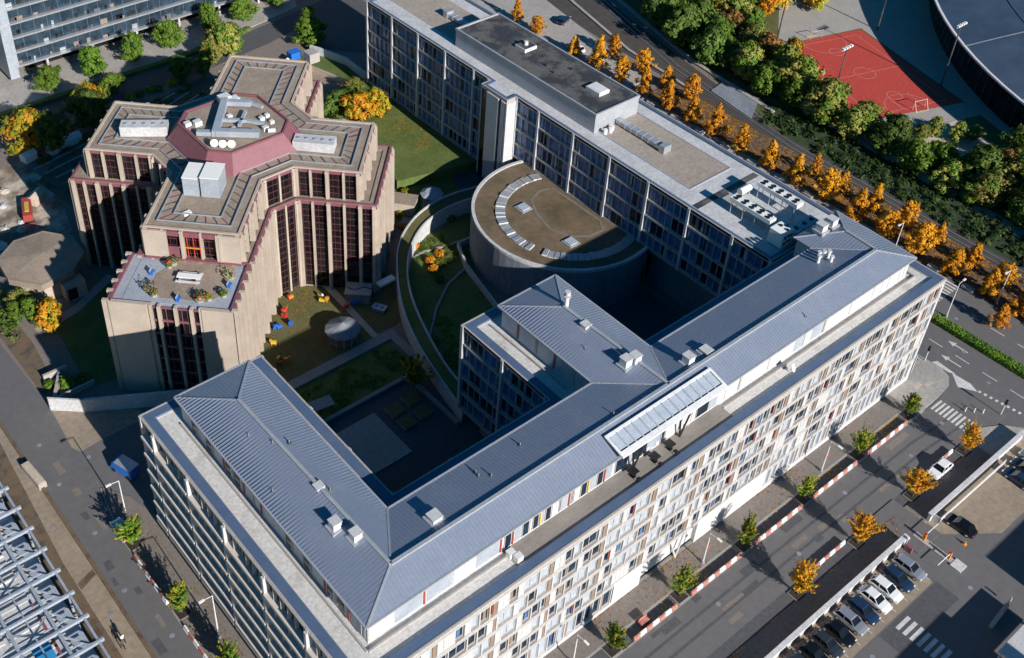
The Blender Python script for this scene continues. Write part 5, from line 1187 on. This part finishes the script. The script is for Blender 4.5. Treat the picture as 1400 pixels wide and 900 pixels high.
# ================================================================ VEHICLES
def car_proto(paint, name='parked_car', L_=4.3, W_=1.76, Hh=1.42, estate=False):
    t = empty(name, (0,0,0), 'x', 'car')
    hw = W_/2; b = MB()
    # body: lofted sections along x (length), rounded plan and shoulder
    prof_ = [(-.50,.36,.50,.80),(-.47,.26,.70,.93),(-.36,.22,.82,1.0),(-.10,.22,.86,1.0),(.20,.22,.86,1.0),(.36,.22,.80,.98),(.46,.26,.66,.92),(.50,.36,.52,.76)]
    rings_ = []
    for (fx, zb, ztp, fw_) in prof_:
        w_ = hw*fw_; x = fx*L_; rings_.append([(x,-w_*.92,zb),(x,-w_,zb+.18),(x,-w_*.98,ztp-.10),(x,-w_*.88,ztp),(x,w_*.88,ztp),(x,w_*.98,ztp-.10),(x,w_,zb+.18),(x,w_*.92,zb)])
    for a, c in zip(rings_[:-1], rings_[1:]):
        for i in range(8): j = (i+1) % 8; b.poly([a[i],c[i],c[j],a[j]][::-1], paint)
    b.poly(rings_[0], paint); b.poly(rings_[-1][::-1], paint)
    o = b.build('body', t); 
    rr = -.44 if estate else -.36
    base = [(rr*L_-.05,.88),(.22*L_,.88)]; top = [(rr*L_+.32,Hh-.04),(.06*L_,Hh-.02)]
    g_ = MB(); k = hw*.88; kt = hw*.72
    g_.hexa([(base[0][0],-k,.82),(base[1][0],-k,.82),(base[1][0],k,.82),(base[0][0],k,.82),(top[0][0],-kt,Hh-.06),(top[1][0],-kt,Hh-.06),(top[1][0],kt,Hh-.06),(top[0][0],kt,Hh-.06)], GLASSB); g_.build('window_glass', t)
    r_ = MB(); r_.hexa([(top[0][0]-.02,-kt*1.02,Hh-.07),(top[1][0]+.02,-kt*1.02,Hh-.07),(top[1][0]+.02,kt*1.02,Hh-.07),(top[0][0]-.02,kt*1.02,Hh-.07),(top[0][0]+.12,-kt*.9,Hh),(top[1][0]-.12,-kt*.9,Hh),(top[1][0]-.12,kt*.9,Hh),(top[0][0]+.12,kt*.9,Hh)], paint)
    for s in (-1,1):
        for (xb, xt) in ((base[0][0],top[0][0]),(base[1][0],top[1][0]),((base[0][0]+base[1][0])/2-.1,(top[0][0]+top[1][0])/2)):
            r_.hexa([(xb-.05,s*k-.03,.84),(xb+.05,s*k-.03,.84),(xb+.05,s*k+.03,.84),(xb-.05,s*k+.03,.84),(xt-.05,s*kt*1.03-.03,Hh-.05),(xt+.05,s*kt*1.03-.03,Hh-.05),(xt+.05,s*kt*1.03+.03,Hh-.05),(xt-.05,s*kt*1.03+.03,Hh-.05)], paint)
    r_.build('roof', t)
    for sx in (-.31,.30):
        for s in (-1,1):
            wh = MB(); wh.cone((sx*L_,s*(hw-.2),.32),(sx*L_,s*(hw+.01),.32),.32,.32,BLACK,16); wo = wh.build('wheel', t)
            wr = MB(); wr.cone((sx*L_,s*(hw+.0),.32),(sx*L_,s*(hw+.03),.32),.2,.18,STEEL,10); wr.build('rim', wo)
    for s in (-1,1):
        h_ = MB(); h_.box(L_*.455,L_*.485,s*hw*.72-.16,s*hw*.72+.16,.56,.68,WPLA); h_.build('headlight', t)
        h_ = MB(); h_.box(-L_*.49,-L_*.465,s*hw*.7-.15,s*hw*.7+.15,.6,.76,RED); h_.build('tail_light', t)
        h_ = MB(); h_.box(.13*L_,.17*L_,s*(hw+.02)-.08,s*(hw+.02)+.08,.86,.97,paint); h_.build('mirror', t)
    return t
def cp_(n, c, metal=.3): 
    m = mat(n, c, .28, metal=metal, coat=.8); return m
C_SIL, C_NAVY, C_WHT, C_BLK, C_GRY = cp_('silver_car_paint',(.45,.48,.52),.6), cp_('navy_car_paint',(.02,.045,.10)), cp_('white_car_paint',(.75,.76,.77),0), cp_('black_car_paint',(.008,.009,.012)), cp_('dark_grey_car_paint',(.05,.06,.075),.5)
K = {}
for nm, m, es in (('silver',C_SIL,True),('navy',C_NAVY,True),('white',C_WHT,False),('white_estate',C_WHT,True),('black',C_BLK,False),('grey',C_GRY,False)): K[nm] = car_proto(m, estate=es)
cl2 = [('silver',71.1,'silver estate car in the parking row, nearest the barrier gate'),('navy',68.5,'navy blue car between the silver end car and a white car'),('white_estate',66.0,'white estate car next to the navy car in the parking row'),('white',63.6,'white hatchback with dark windows, fourth car in the parking row from the gate'),('navy',61.1,'dark blue car between a white hatchback and a silver car'),('silver',58.7,'silver car in the middle of the parking row beside black cars'),('black',56.2,'black car just left of the middle silver car'),('grey',53.8,'dark grey car with two black neighbours low in the row'),('black',51.4,'black car partly cut by the lower picture edge'),('grey',49.0,'dark grey car at the lower picture edge, last of the row')]
for nm, x, lb in cl2: inst(K[nm], (x,-19.6,.01), math.radians(-90)+TR.uniform(-.03,.03), lb, 'cars in the parking row along the white wall')
inst(K['white'], (88.7,-13.0,.01), math.radians(180), 'white car parked alone by the red and white barrier across the front road', None)
inst(K['black'], (82.3,-20.0,.01), math.radians(92), 'black car waiting inside the parking gate, right of the barrier', None)
for i, (nm, x, y, lb) in enumerate((('navy',95.8,-20.6,'blue car in the upper right lot, nearest the wall'),('grey',98.2,-20.4,'dark grey car in the upper right lot, middle of three'),('silver',100.7,-20.3,'silver car at the right picture edge in the upper lot'))): inst(K[nm], (x,y,.01), math.radians(88), lb, 'cars in the upper right lot')
inst(K['white'], (129.8,101.5,.14), math.radians(95), 'white car parked behind the slab block penthouse by the golden trees, upper one', 'white cars behind the slab block'); inst(K['white_estate'], (129.4,95.6,.14), math.radians(95), 'white car parked behind the slab block penthouse by the golden trees, lower one', 'white cars behind the slab block')
inst(K['navy'], (136.5,112.6,.14), math.radians(20), 'small blue car at the top among the golden trees', None)
inst(K['silver'], (-4.6,45.9,.12), math.radians(90), 'blue grey car half hidden under the upper side street tree', None, (.9,.95,1.0))
# van / blue lorry
t = empty('blue_van', (.3,54.6,.01), 'bright blue van with grey roof parked in the shade of the office corner', 'van', rz=math.radians(108))
b = MB(); b.hexa([(-1.9,-.85,.35),(1.0,-.85,.35),(1.0,.85,.35),(-1.9,.85,.35),(-1.9,-.8,2.0),(1.0,-.8,2.0),(1.0,.8,2.0),(-1.9,.8,2.0)], BLUE); b.build('body', t)
b = MB(); b.hexa([(1.0,-.85,.35),(2.1,-.82,.35),(2.1,.82,.35),(1.0,.85,.35),(1.0,-.8,1.95),(1.45,-.74,1.9),(1.45,.74,1.9),(1.0,.8,1.95)], BLUE); b.build('cab', t)
b = MB(); b.box(-1.95,1.05,-.86,.86,2.0,2.12,STEEL); b.build('roof', t); b = MB(); b.hexa([(1.62,-.7,1.15),(1.78,-.7,1.15),(1.78,.7,1.15),(1.62,.7,1.15),(1.36,-.66,1.8),(1.5,-.66,1.8),(1.5,.66,1.8),(1.36,.66,1.8)], GLASSB); b.build('windscreen', t)
for sx in (-1.2,1.35):
    for s in (-1,1): b = MB(); b.cone((sx,s*.68,.34),(sx,s*.88,.34),.34,.34,BLACK,14); b.build('wheel', t)

# ================================================================ STREET FURNITURE
def barrier_row(x0, x1, y, group, lab, first_red=True, vert=False):
    n = int(abs(x1-x0)/1.05); 
    for i in range(n):
        x = x0+(x1-x0)*(i+.5)/n; red = (i % 2 == 0) == first_red; L_ = abs(x1-x0)/n
        key = 'rb' if red else 'wb'
        if key not in K:
            t = empty('barrier_block', (0,0,0), 'x', 'barrier'); m = REDW if red else WPLA; b = MB()
            b.hexa([(-.52,-.2,0),(.52,-.2,0),(.52,.2,0),(-.52,.2,0),(-.49,-.12,.6),(.49,-.12,.6),(.49,.12,.6),(-.49,.12,.6)], m); b.build('body', t)
            b = MB(); b.box(-.5,.5,-.24,.24,0,.1,m); b.build('foot', t); b = MB(); b.box(-.42,.42,-.08,.08,.6,.66,m); b.build('top_rail', t); K[key] = t
        inst(K[key], ((y, x, .06) if vert else (x, y, .06)), (math.pi/2 if vert else 0)+TR.uniform(-.03,.03), '%s barrier block %s, %s from %s' % ('red' if red else 'white', lab, ORD[i], 'top' if vert else 'right'), group, (L_/1.03, .85, .95))
segs = [(92.8,83.0),(80.6,70.7),(68.4,58.4),(55.9,46.2),(43.7,36.0)]
for i, (a, c) in enumerate(segs): barrier_row(a, c, -5.05, 'barrier blocks on the near kerb', 'between %s and %s green saplings from right' % (ORD[i], ORD[i+1]))
barrier_row(93.2, 83.2, -12.1, 'barrier blocks on the far kerb', 'between first and second orange saplings from right', False)
barrier_row(68.0, 58.2, -12.1, 'barrier blocks on the far kerb', 'between third and fourth orange saplings from right', False)
barrier_row(41.6, 33.0, -5.0, 'barrier blocks on the side street kerb', 'between the upper and middle side street trees', True, True)
barrier_row(29.0, 22.0, -4.95, 'barrier blocks on the side street kerb', 'between the middle and lowest side street trees', False, True)
def lamp(x, y, h, label, arm=(0,1), grp=None, banner=False, double=False):
    t = empty('street_lamp', (x,y,.1), label, 'street lamp', grp); b = MB(); b.cone((0,0,0),(0,0,h),.10,.06,ALU,8); b.build('pole', t)
    b = MB(); b.cone((0,0,0),(0,0,.45),.26,.2,SLAB,8); b.build('base', t)
    for s in ((1,-1) if double else (1,)):
        b = MB(); b.cone((0,0,h-.05),(arm[0]*1.1*s,arm[1]*1.1*s,h+.12),.05,.04,ALU,6); b.build('arm', t)
        b = MB(); q = Vector((arm[0]*1.35*s,arm[1]*1.35*s,h+.12)); d = Vector((*arm,0))*s; n = Vector((-d.y,d.x,0)); b.ob((q.x,q.y), (d.x,d.y), (n.x,n.y), -.35,.35,-.14,.14,h+.06,h+.18,WPLA); b.build('lamp_head', t)
    if banner: b = MB(); b.box(.08,.45,-.04,.04,h*.5,h*.5+.5,RED); b.build('red_sign', t)
lamp(75.5,-2.95,6.0,'slim pale street lamp with red sign between second and third green saplings',(0,-1),'lamps along the office front',True)
lamp(51.0,-2.85,6.0,'slim pale street lamp with red sign between fourth and fifth green saplings',(0,-1),'lamps along the office front',True)
lamp(28.2,-2.8,6.0,'slim pale street lamp at the lower picture edge below the last green sapling',(0,-1),'lamps along the office front')
lamp(-2.4,25.4,8.3,'tall pale side street lamp low in the picture',(-1,0),'lamps in the side street'); lamp(-3.3,46.8,8.3,'tall pale side street lamp near the blue van',(-1,0),'lamps in the side street')
lamp(118.0,4.2,7.0,'tall lamp post at the crossing by the end of the long hedge',(1,0),'lamps along the avenue'); lamp(127.6,1.0,7.0,'tall lamp post at the avenue edge by the lower golden trees',(-1,0),'lamps along the avenue'); lamp(124.6,18.6,7.0,'tall lamp post on the avenue beside the hipped roof end',(-1,0),'lamps along the avenue')
def flood(x, y, h, label):
    t = empty('floodlight_mast', (x,y,0), label, 'floodlight', 'floodlight masts round the red court'); b = MB(); b.cone((0,0,0),(0,0,h),.2,.1,BITU,8); b.build('pole', t)
    b = MB(); b.box(-1.6,1.6,-.12,.12,h,h+.2,ALU); b.build('crossbar', t)
    for k in range(4): b = MB(); b.box(-1.5+k*.85,-1.0+k*.85,-.35,.2,h+.2,h+.55,WPLA); b.build('lamp', t)
flood(156.8,54.7,13,'floodlight mast at the near edge of the red court'); flood(182.0,45.4,14.2,'tall floodlight mast at the far right of the red court'); flood(170.6,79.2,12,'floodlight mast behind the left corner of the red court'); flood(192.6,68.2,12,'floodlight mast at the dark far corner of the red court')
for (x, y, s, lb) in ((177.6,74.0,-1,'football goal at the far end of the red court'),(170.4,43.2,1,'yellowish goal at the near end of the red court')):
    t = empty('football_goal', (x,y,0), lb, 'goal', rz=math.radians(-16.7)); b = MB()
    for q in ((-1.5,-1.5),(1.5,1.5)): b.cone((q[0],0,0),(q[1],0,1.9),.06,.06,SAND,6)
    b.cone((-1.5,0,1.9),(1.5,0,1.9),.06,.06,SAND,6); b.build('goal_frame', t)
    b = MB(); b.cone((-1.5,0,2.1),(-1.5,-s*1.2,0),.04,.04,WPLA,5); b.cone((1.5,0,2.1),(1.5,-s*1.2,0),.04,.04,WPLA,5); b.cone((-1.5,-s*1.2,.03),(1.5,-s*1.2,.03),.04,.04,YEL,5); b.build('net_frame', t)
# boom gates
isl = MB(); isl.box(76.2,77.1,-22.4,-16.9,-.02,.16,CREAM); struct(isl.build('gate_island'))
isl = MB(); isl.box(75.9,77.5,-24.0,-22.5,-.02,.2,WHITE2); struct(isl.build('gate_island'))
for (x, y, dx, lb) in ((76.7,-18.2,2.9,'boom gate with orange post on the white island, exit lane'),(76.7,-21.8,-2.9,'boom gate with orange post on the white island, entry lane')):
    t = empty('boom_gate', (x,y,.16), lb, 'boom gate', 'boom gates of the parking lot'); b = MB(); b.box(-.2,.2,-.2,.2,0,1.0,ORNG); b.build('post', t); b = MB(); b.cone((0,0,.9),(dx,0,.9),.06,.05,WPLA,6); b.build('boom', t); b = MB(); b.box(-.14,.14,-.14,.14,1.0,1.3,RED); b.build('beacon', t)
t = empty('traffic_cone', (80.4,-21.9,.01), 'orange cone on the ground beside the waiting black car', 'cone'); b = MB(); b.cone((0,0,0),(0,0,.7),.22,.04,ORNG,10); b.build('body', t); b = MB(); b.box(-.28,.28,-.28,.28,0,.05,ORNG); b.build('foot', t)
t = empty('ticket_stand', (73.6,-17.9,.01), 'dark red striped stand by the wall end next to the gate', 'stand'); b = MB(); b.box(-.25,.25,-.5,.5,0,1.0,MAROON); b.build('body', t); b = MB(); b.cone((.3,.6,0),(.3,.6,1.6),.05,.05,ALU); b.box(.1,.5,.5,.7,1.5,1.8,WPLA); b.build('sign', t)
t = empty('street_bench', (38.8,-4.1,0), 'red bench box with pale frame by the kerb below the fifth green sapling', 'bench'); b = MB(); b.box(-.7,.7,-.3,.3,.3,.5,REDW); b.build('seat', t); b = MB(); b.box(-.75,.75,.25,.33,.5,.9,REDW); b.build('backrest', t); b = MB(); b.box(-.7,-.6,-.3,.3,0,.3,MAROON); b.box(.6,.7,-.3,.3,0,.3,MAROON); b.build('leg_frame', t)
for i in range(3):
    t = empty('crossing_bollard', (101.8+i*.9,-9.0-i*.9,.01), 'small white post at the dashed guide line, %s from the office' % ORD[i], 'bollard', 'white posts at the junction'); b = MB(); b.cone((0,0,0),(0,0,.9),.09,.07,WPLA,8); b.build('post', t); b = MB(); b.cone((0,0,.9),(0,0,1.0),.09,.03,RED,8); b.build('cap', t)
for (x, y, lb) in ((106.3,.6,'traffic light at the corner kerb by the short hedge'),(105.4,-12.6,'traffic light on the far corner pavement of the junction'),(116.0,5.8,'traffic light at the upper end of the long hedge')):
    t = empty('traffic_light', (x,y,.1), lb, 'traffic light', 'traffic lights at the junction'); b = MB(); b.cone((0,0,0),(0,0,2.8),.07,.06,ALU); b.build('post', t); b = MB(); b.box(-.17,.17,-.15,.15,2.1,2.95,BLACK); b.build('signal_box', t); b = MB(); b.cone((0,-.15,2.8),(0,-.19,2.8),.09,.09,RED,8); b.build('lens', t)
for (x, y, lb) in ((100.6,-1.8,'tan tactile slab in the corner pavement, nearer the crossing'),(102.4,-2.6,'tan tactile slab in the corner pavement, second one'),(102.0,1.0,'tan tactile slab by the short hedge')): struct(MB().box(x-.8,x+.8,y-.35,y+.35,.12,.14,SAND).build('tactile_slab'))
# walkers
def person(x, y, rz, shirt, pants, label):
    me = bpy.data.meshes.new('person'); V = [(0,0,.95),(0,0,1.15),(0,0,1.38),(0,0,1.50),(0,0,1.62),(-.1,0,.9),(-.13,.18,.5),(-.13,.12,.07),(-.13,.27,.04),(.1,0,.9),(.13,-.14,.5),(.13,-.3,.09),(.13,-.17,.04),(-.19,0,1.38),(-.25,-.1,1.1),(-.24,.02,.86),(.19,0,1.38),(.25,.12,1.1),(.24,.22,.9)]
    E = [(0,1),(1,2),(2,3),(3,4),(0,5),(5,6),(6,7),(7,8),(0,9),(9,10),(10,11),(11,12),(2,13),(13,14),(14,15),(2,16),(16,17),(17,18)]
    me.from_pydata(V, E, []); o = bpy.data.objects.new('person', me); COL.objects.link(o)
    sk = o.modifiers.new('skin', 'SKIN'); R_ = [.14,.13,.16,.06,.1,.1,.075,.05,.045,.1,.075,.05,.045,.07,.05,.04,.07,.05,.04]
    for i, r in enumerate(R_): me.skin_vertices[0].data[i].radius = (r, r*.85)
    me.skin_vertices[0].data[0].use_root = True
    su = o.modifiers.new('sub', 'SUBSURF'); su.levels = su.render_levels = 1
    dg = bpy.context.evaluated_depsgraph_get(); m2 = bpy.data.meshes.new_from_object(o.evaluated_get(dg)); o.modifiers.clear(); o.data = m2
    m2.materials.clear(); m2.materials.append(pants); m2.materials.append(shirt); m2.materials.append(SAND)
    for p in m2.polygons:
        c = p.center; p.material_index = 2 if c.z > 1.5 or (abs(c.x) > .2 and c.z < 1.0) else (1 if c.z > .95 else 0)
    o.location = (x,y,.02); o.rotation_euler = (0,0,rz); tag(o, label, 'person', 'people on the gravel walk')
    h = MB(); h.cone((0,-.02,1.66),(0,-.03,1.75),.1,.06,BARK,10); ho = h.build('hair', o)
person(-11.5,31.6,.2,WPLA,BLACK,'walking person in white top and dark trousers on the gravel walk'); person(-11.9,30.9,.1,BITU,BLACK,'walking person in dark clothes beside the one in white on the gravel walk')

# ================================================================ COURTYARD OBJECTS
t = empty('round_kiosk', (38.2,58.2,0), 'round kiosk with faceted grey roof in the kindergarten garden', 'kiosk')
NO = 12
def ngon(r, n=NO, o=.1): return [(r*math.cos(2*math.pi*i/n+o), r*math.sin(2*math.pi*i/n+o)) for i in range(n)]
b = MB(); b.prism(ngon(2.1), 0, 2.2, PIER); b.build('wall', t); b = MB(); b.frus(ngon(2.75), ngon(.1), 2.2, 3.4, CONCB); b.build('roof', t)
for i in range(NO): a = 2*math.pi*i/NO; b = MB(); b.cone((2.35*math.cos(a),2.35*math.sin(a),0),(2.35*math.cos(a),2.35*math.sin(a),2.2),.09,.09,CREAM,6); b.build('post', t)
t = empty('lawn_pavilion', (70.2,76.8,0), 'small octagonal pavilion with grey roof by the long tree shadows', 'pavilion')
b = MB(); b.frus(ngon(2.1,8), ngon(1.2,8), 2.6, 3.0, MEMB); b.build('roof', t)
for i in range(8): a = 2*math.pi*i/8; b = MB(); b.cone((1.7*math.cos(a),1.7*math.sin(a),0),(1.7*math.cos(a),1.7*math.sin(a),2.6),.09,.09,STEEL,6); b.build('post', t)
b = MB(); b.prism(ngon(1.9,8), 0, .2, SLAB); b.build('floor', t)
t = empty('garden_shed', (45.6,64.4,0), 'grey flat roofed shed with dark wavy stripe at the foot of the tower', 'shed', rz=math.radians(-42)); b = MB(); b.box(-1.9,1.9,-1.3,1.3,0,1.9,CONCB); b.build('wall', t); b = MB(); b.box(-2.1,2.1,-1.5,1.5,1.9,2.05,STEEL)
for k in range(14): x = -1.8+k*.27; y = .35*math.sin(x*1.8); b.box(x,x+.3,y-.12,y+.12,2.05,2.08+.001*k,BITU)
b.build('roof', t)
t = empty('play_table', (46.6,60.2,0), 'pale blue play panel with two holes in the shaded lawn', 'play panel', rz=.5); b = MB(); b.box(-.7,.7,-1.1,1.1,.5,.62,STEELB); b.build('panel', t); b = MB(); b.cone((0,-.5,.62),(0,-.5,.64),.3,.3,BLUE,12); b.cone((0,.5,.62),(0,.5,.64),.3,.3,BLUE,12); b.build('hole', t); b = MB(); b.box(-.6,-.5,-1,1,0,.5,STEEL); b.box(.5,.6,-1,1,0,.5,STEEL); b.build('leg_frame', t)
t = empty('stone_pergola', (26.8,47.6,0), 'low grey pergola slab at the edge of the shaded lawn by the left wing', 'pergola', rz=math.radians(-10)); b = MB(); b.box(-2.0,2.0,-1.0,1.0,1.8,2.0,SLAB); b.build('roof', t)
for sx in (-1.8,1.8):
    for sy in (-.8,.8): b = MB(); b.cone((sx,sy,0),(sx,sy,1.8),.09,.09,STEEL); b.build('post', t)
def toy(x, y, kind, m1, m2, label, rz=0.0):
    t = empty(kind, (x,y,.01), label, 'play figure', 'play figures in the kindergarten garden', rz); b = MB(); b.box(-.42,.42,-.2,.2,.35,.8,m1); b.build('body', t)
    b = MB(); b.box(.3,.62,-.14,.14,.75,1.15,m2); b.build('head', t); b = MB()
    for sx in (-.3,.3):
        for sy in (-.14,.14): b.cone((sx,sy,0),(sx,sy,.4),.07,.06,m2,6)
    b.build('leg_frame', t)
for a in ((36.8,70.6,ORNG,RED,'orange play figure nearest the tower wall'),(34.2,68.6,RED,RED,'red play figure, upper of two red ones'),(33.6,67.6,RED,RED,'red play figure, lower of two red ones'),(31.0,66.4,BLUE,BLUE,'blue play figure, leftmost'),(31.7,65.9,BLUE,BLUE,'small blue play figure between two blue ones'),(33.5,65.5,BLUE,BLUE,'blue play figure right of the other blue ones'),(29.1,63.4,YEL,ORNG,'yellow orange play figure low in the garden'),(28.0,60.2,YEL,GRASS,'yellow and green play figure beside the zinc roof'),(28.7,59.2,ORNG,ORNG,'orange play figure beside the zinc roof'),(27.4,59.2,GRASS,RED,'green and red play figure beside the zinc roof'),(40.7,68.0,YEL,WPLA,'yellow and white play figure high in the garden'),(40.3,67.0,YEL,GRASS,'yellow green play figure below the yellow and white one'),(41.2,66.8,ORNG,ORNG,'small orange play figure right of the yellow ones'),(42.6,63.5,RED,ORNG,'red play figure at the shade line'),(44.1,63.4,BLUE,BLUE,'dark blue play figure in the shade by the shed')):
    toy(a[0], a[1], 'play_figure', a[2], a[3], a[4], TR.uniform(0,6.28))
t = empty('open_table', (45.0,47.2,0), 'white bench lit at the foot of the middle wing', 'bench', rz=.4); b = MB(); b.box(-1,1,-.25,.25,.4,.5,WPLA); b.build('seat', t); b = MB(); b.box(-.9,-.8,-.2,.2,0,.4,STEEL); b.box(.8,.9,-.2,.2,0,.4,STEEL); b.build('leg_frame', t)
# construction yard
t = empty('red_container', (12.9,116.3,0), 'dark red container skip with yellow load on the sandy yard at the left', 'container', rz=math.radians(70)); b = MB(); b.box(-2.7,2.7,-.75,.75,.3,1.6,FINR); b.build('body', t); b = MB(); b.box(-1.6,1.2,-.35,.35,1.6,1.75,FINY); b.build('load', t); b = MB(); b.box(-2.8,-2.4,-.9,.9,0,.3,BLACK); b.box(2.4,2.8,-.9,.9,0,.3,BLACK); b.build('skid', t)
YR = random.Random(4)
for i in range(14):
    x, y = YR.uniform(-2,14), YR.uniform(109,128); s = YR.uniform(.4,.9); t = empty('rubble_pile', (x,y,0), 'pale heap of rubble on the sandy yard, %s of the scattered heaps' % ORD[i], 'rubble', 'rubble heaps on the yard', rz=YR.uniform(0,3)); b = MB()
    b.frus(ngon(s*1.5,9,.3), ngon(s*.4,9,.3), 0, s*.8, YR.choice([CONCL,SAND,ALU])); b.build('heap', t)
    b = MB()
    for k in range(5): q = YR.uniform(0,6.28); b.box(s*math.cos(q)-.15,s*math.cos(q)+.15,s*math.sin(q)-.12,s*math.sin(q)+.12,s*.2+k*.01,s*.5+k*.02,CONCL)
    b.build('stones', t)
for (x, y, a, c, rz, lb, m) in ((26.5,131.8,3.4,.9,.2,'pale greenhouse tunnel among the garden beds',ALU),(19.6,131.6,1.3,.9,.3,'white tent at the left edge below the yellow tree',WPLA),(73.5,131,5.0,.5,.55,'long white marquee strip behind the beige tower',WPLA),(15.6,118.9,1.6,.9,.6,'small sand coloured cabin beside the red container',SAND)):
    t = empty('garden_tent', (x,y,0), lb, 'tent', rz=rz); b = MB(); b.box(-a,a,-c,c,0,1.3,m); b.build('wall', t); b = MB(); b.hexa([(-a-.1,-c-.1,1.3),(a+.1,-c-.1,1.3),(a+.1,c+.1,1.3),(-a-.1,c+.1,1.3),(-a-.1,-.05,1.9),(a+.1,-.05,1.9),(a+.1,.05,1.9),(-a-.1,.05,1.9)], m); b.build('roof', t)
t = empty('boundary_wall', (86,130,0), 'curving pale blue boundary wall between tower garden and service road', 'wall'); o = strip('wall_panel', [(83,134.5),(84.6,131),(86.2,125.5),(85.9,118)], .4, CONCL, 0, 1.8); o.parent = t; o.matrix_parent_inverse = Matrix.Translation(-t.location)
t = empty('upper_terrace_wall', (76,128,0), 'pale stone terrace wall forming a corner behind the beige tower', 'wall'); o = strip('wall_panel', [(66,121),(79,128),(82,117)], .5, STONE, 0, 1.2); o.parent = t; o.matrix_parent_inverse = Matrix.Translation(-t.location)
sheet('tower_back_terrace', [(62,112),(66,121),(79,128),(82,117),(74,106)], BEIGE, .02)
for p in [P_st,P_so]: pass
for o in list(bpy.data.objects):      # prototypes never placed
    if o.parent is None and o.get('label') == 'x':
        for c in list(o.children_recursive): bpy.data.objects.remove(c)
        bpy.data.objects.remove(o)
for o in bpy.data.objects:
    if '_used' in o: del o['_used']
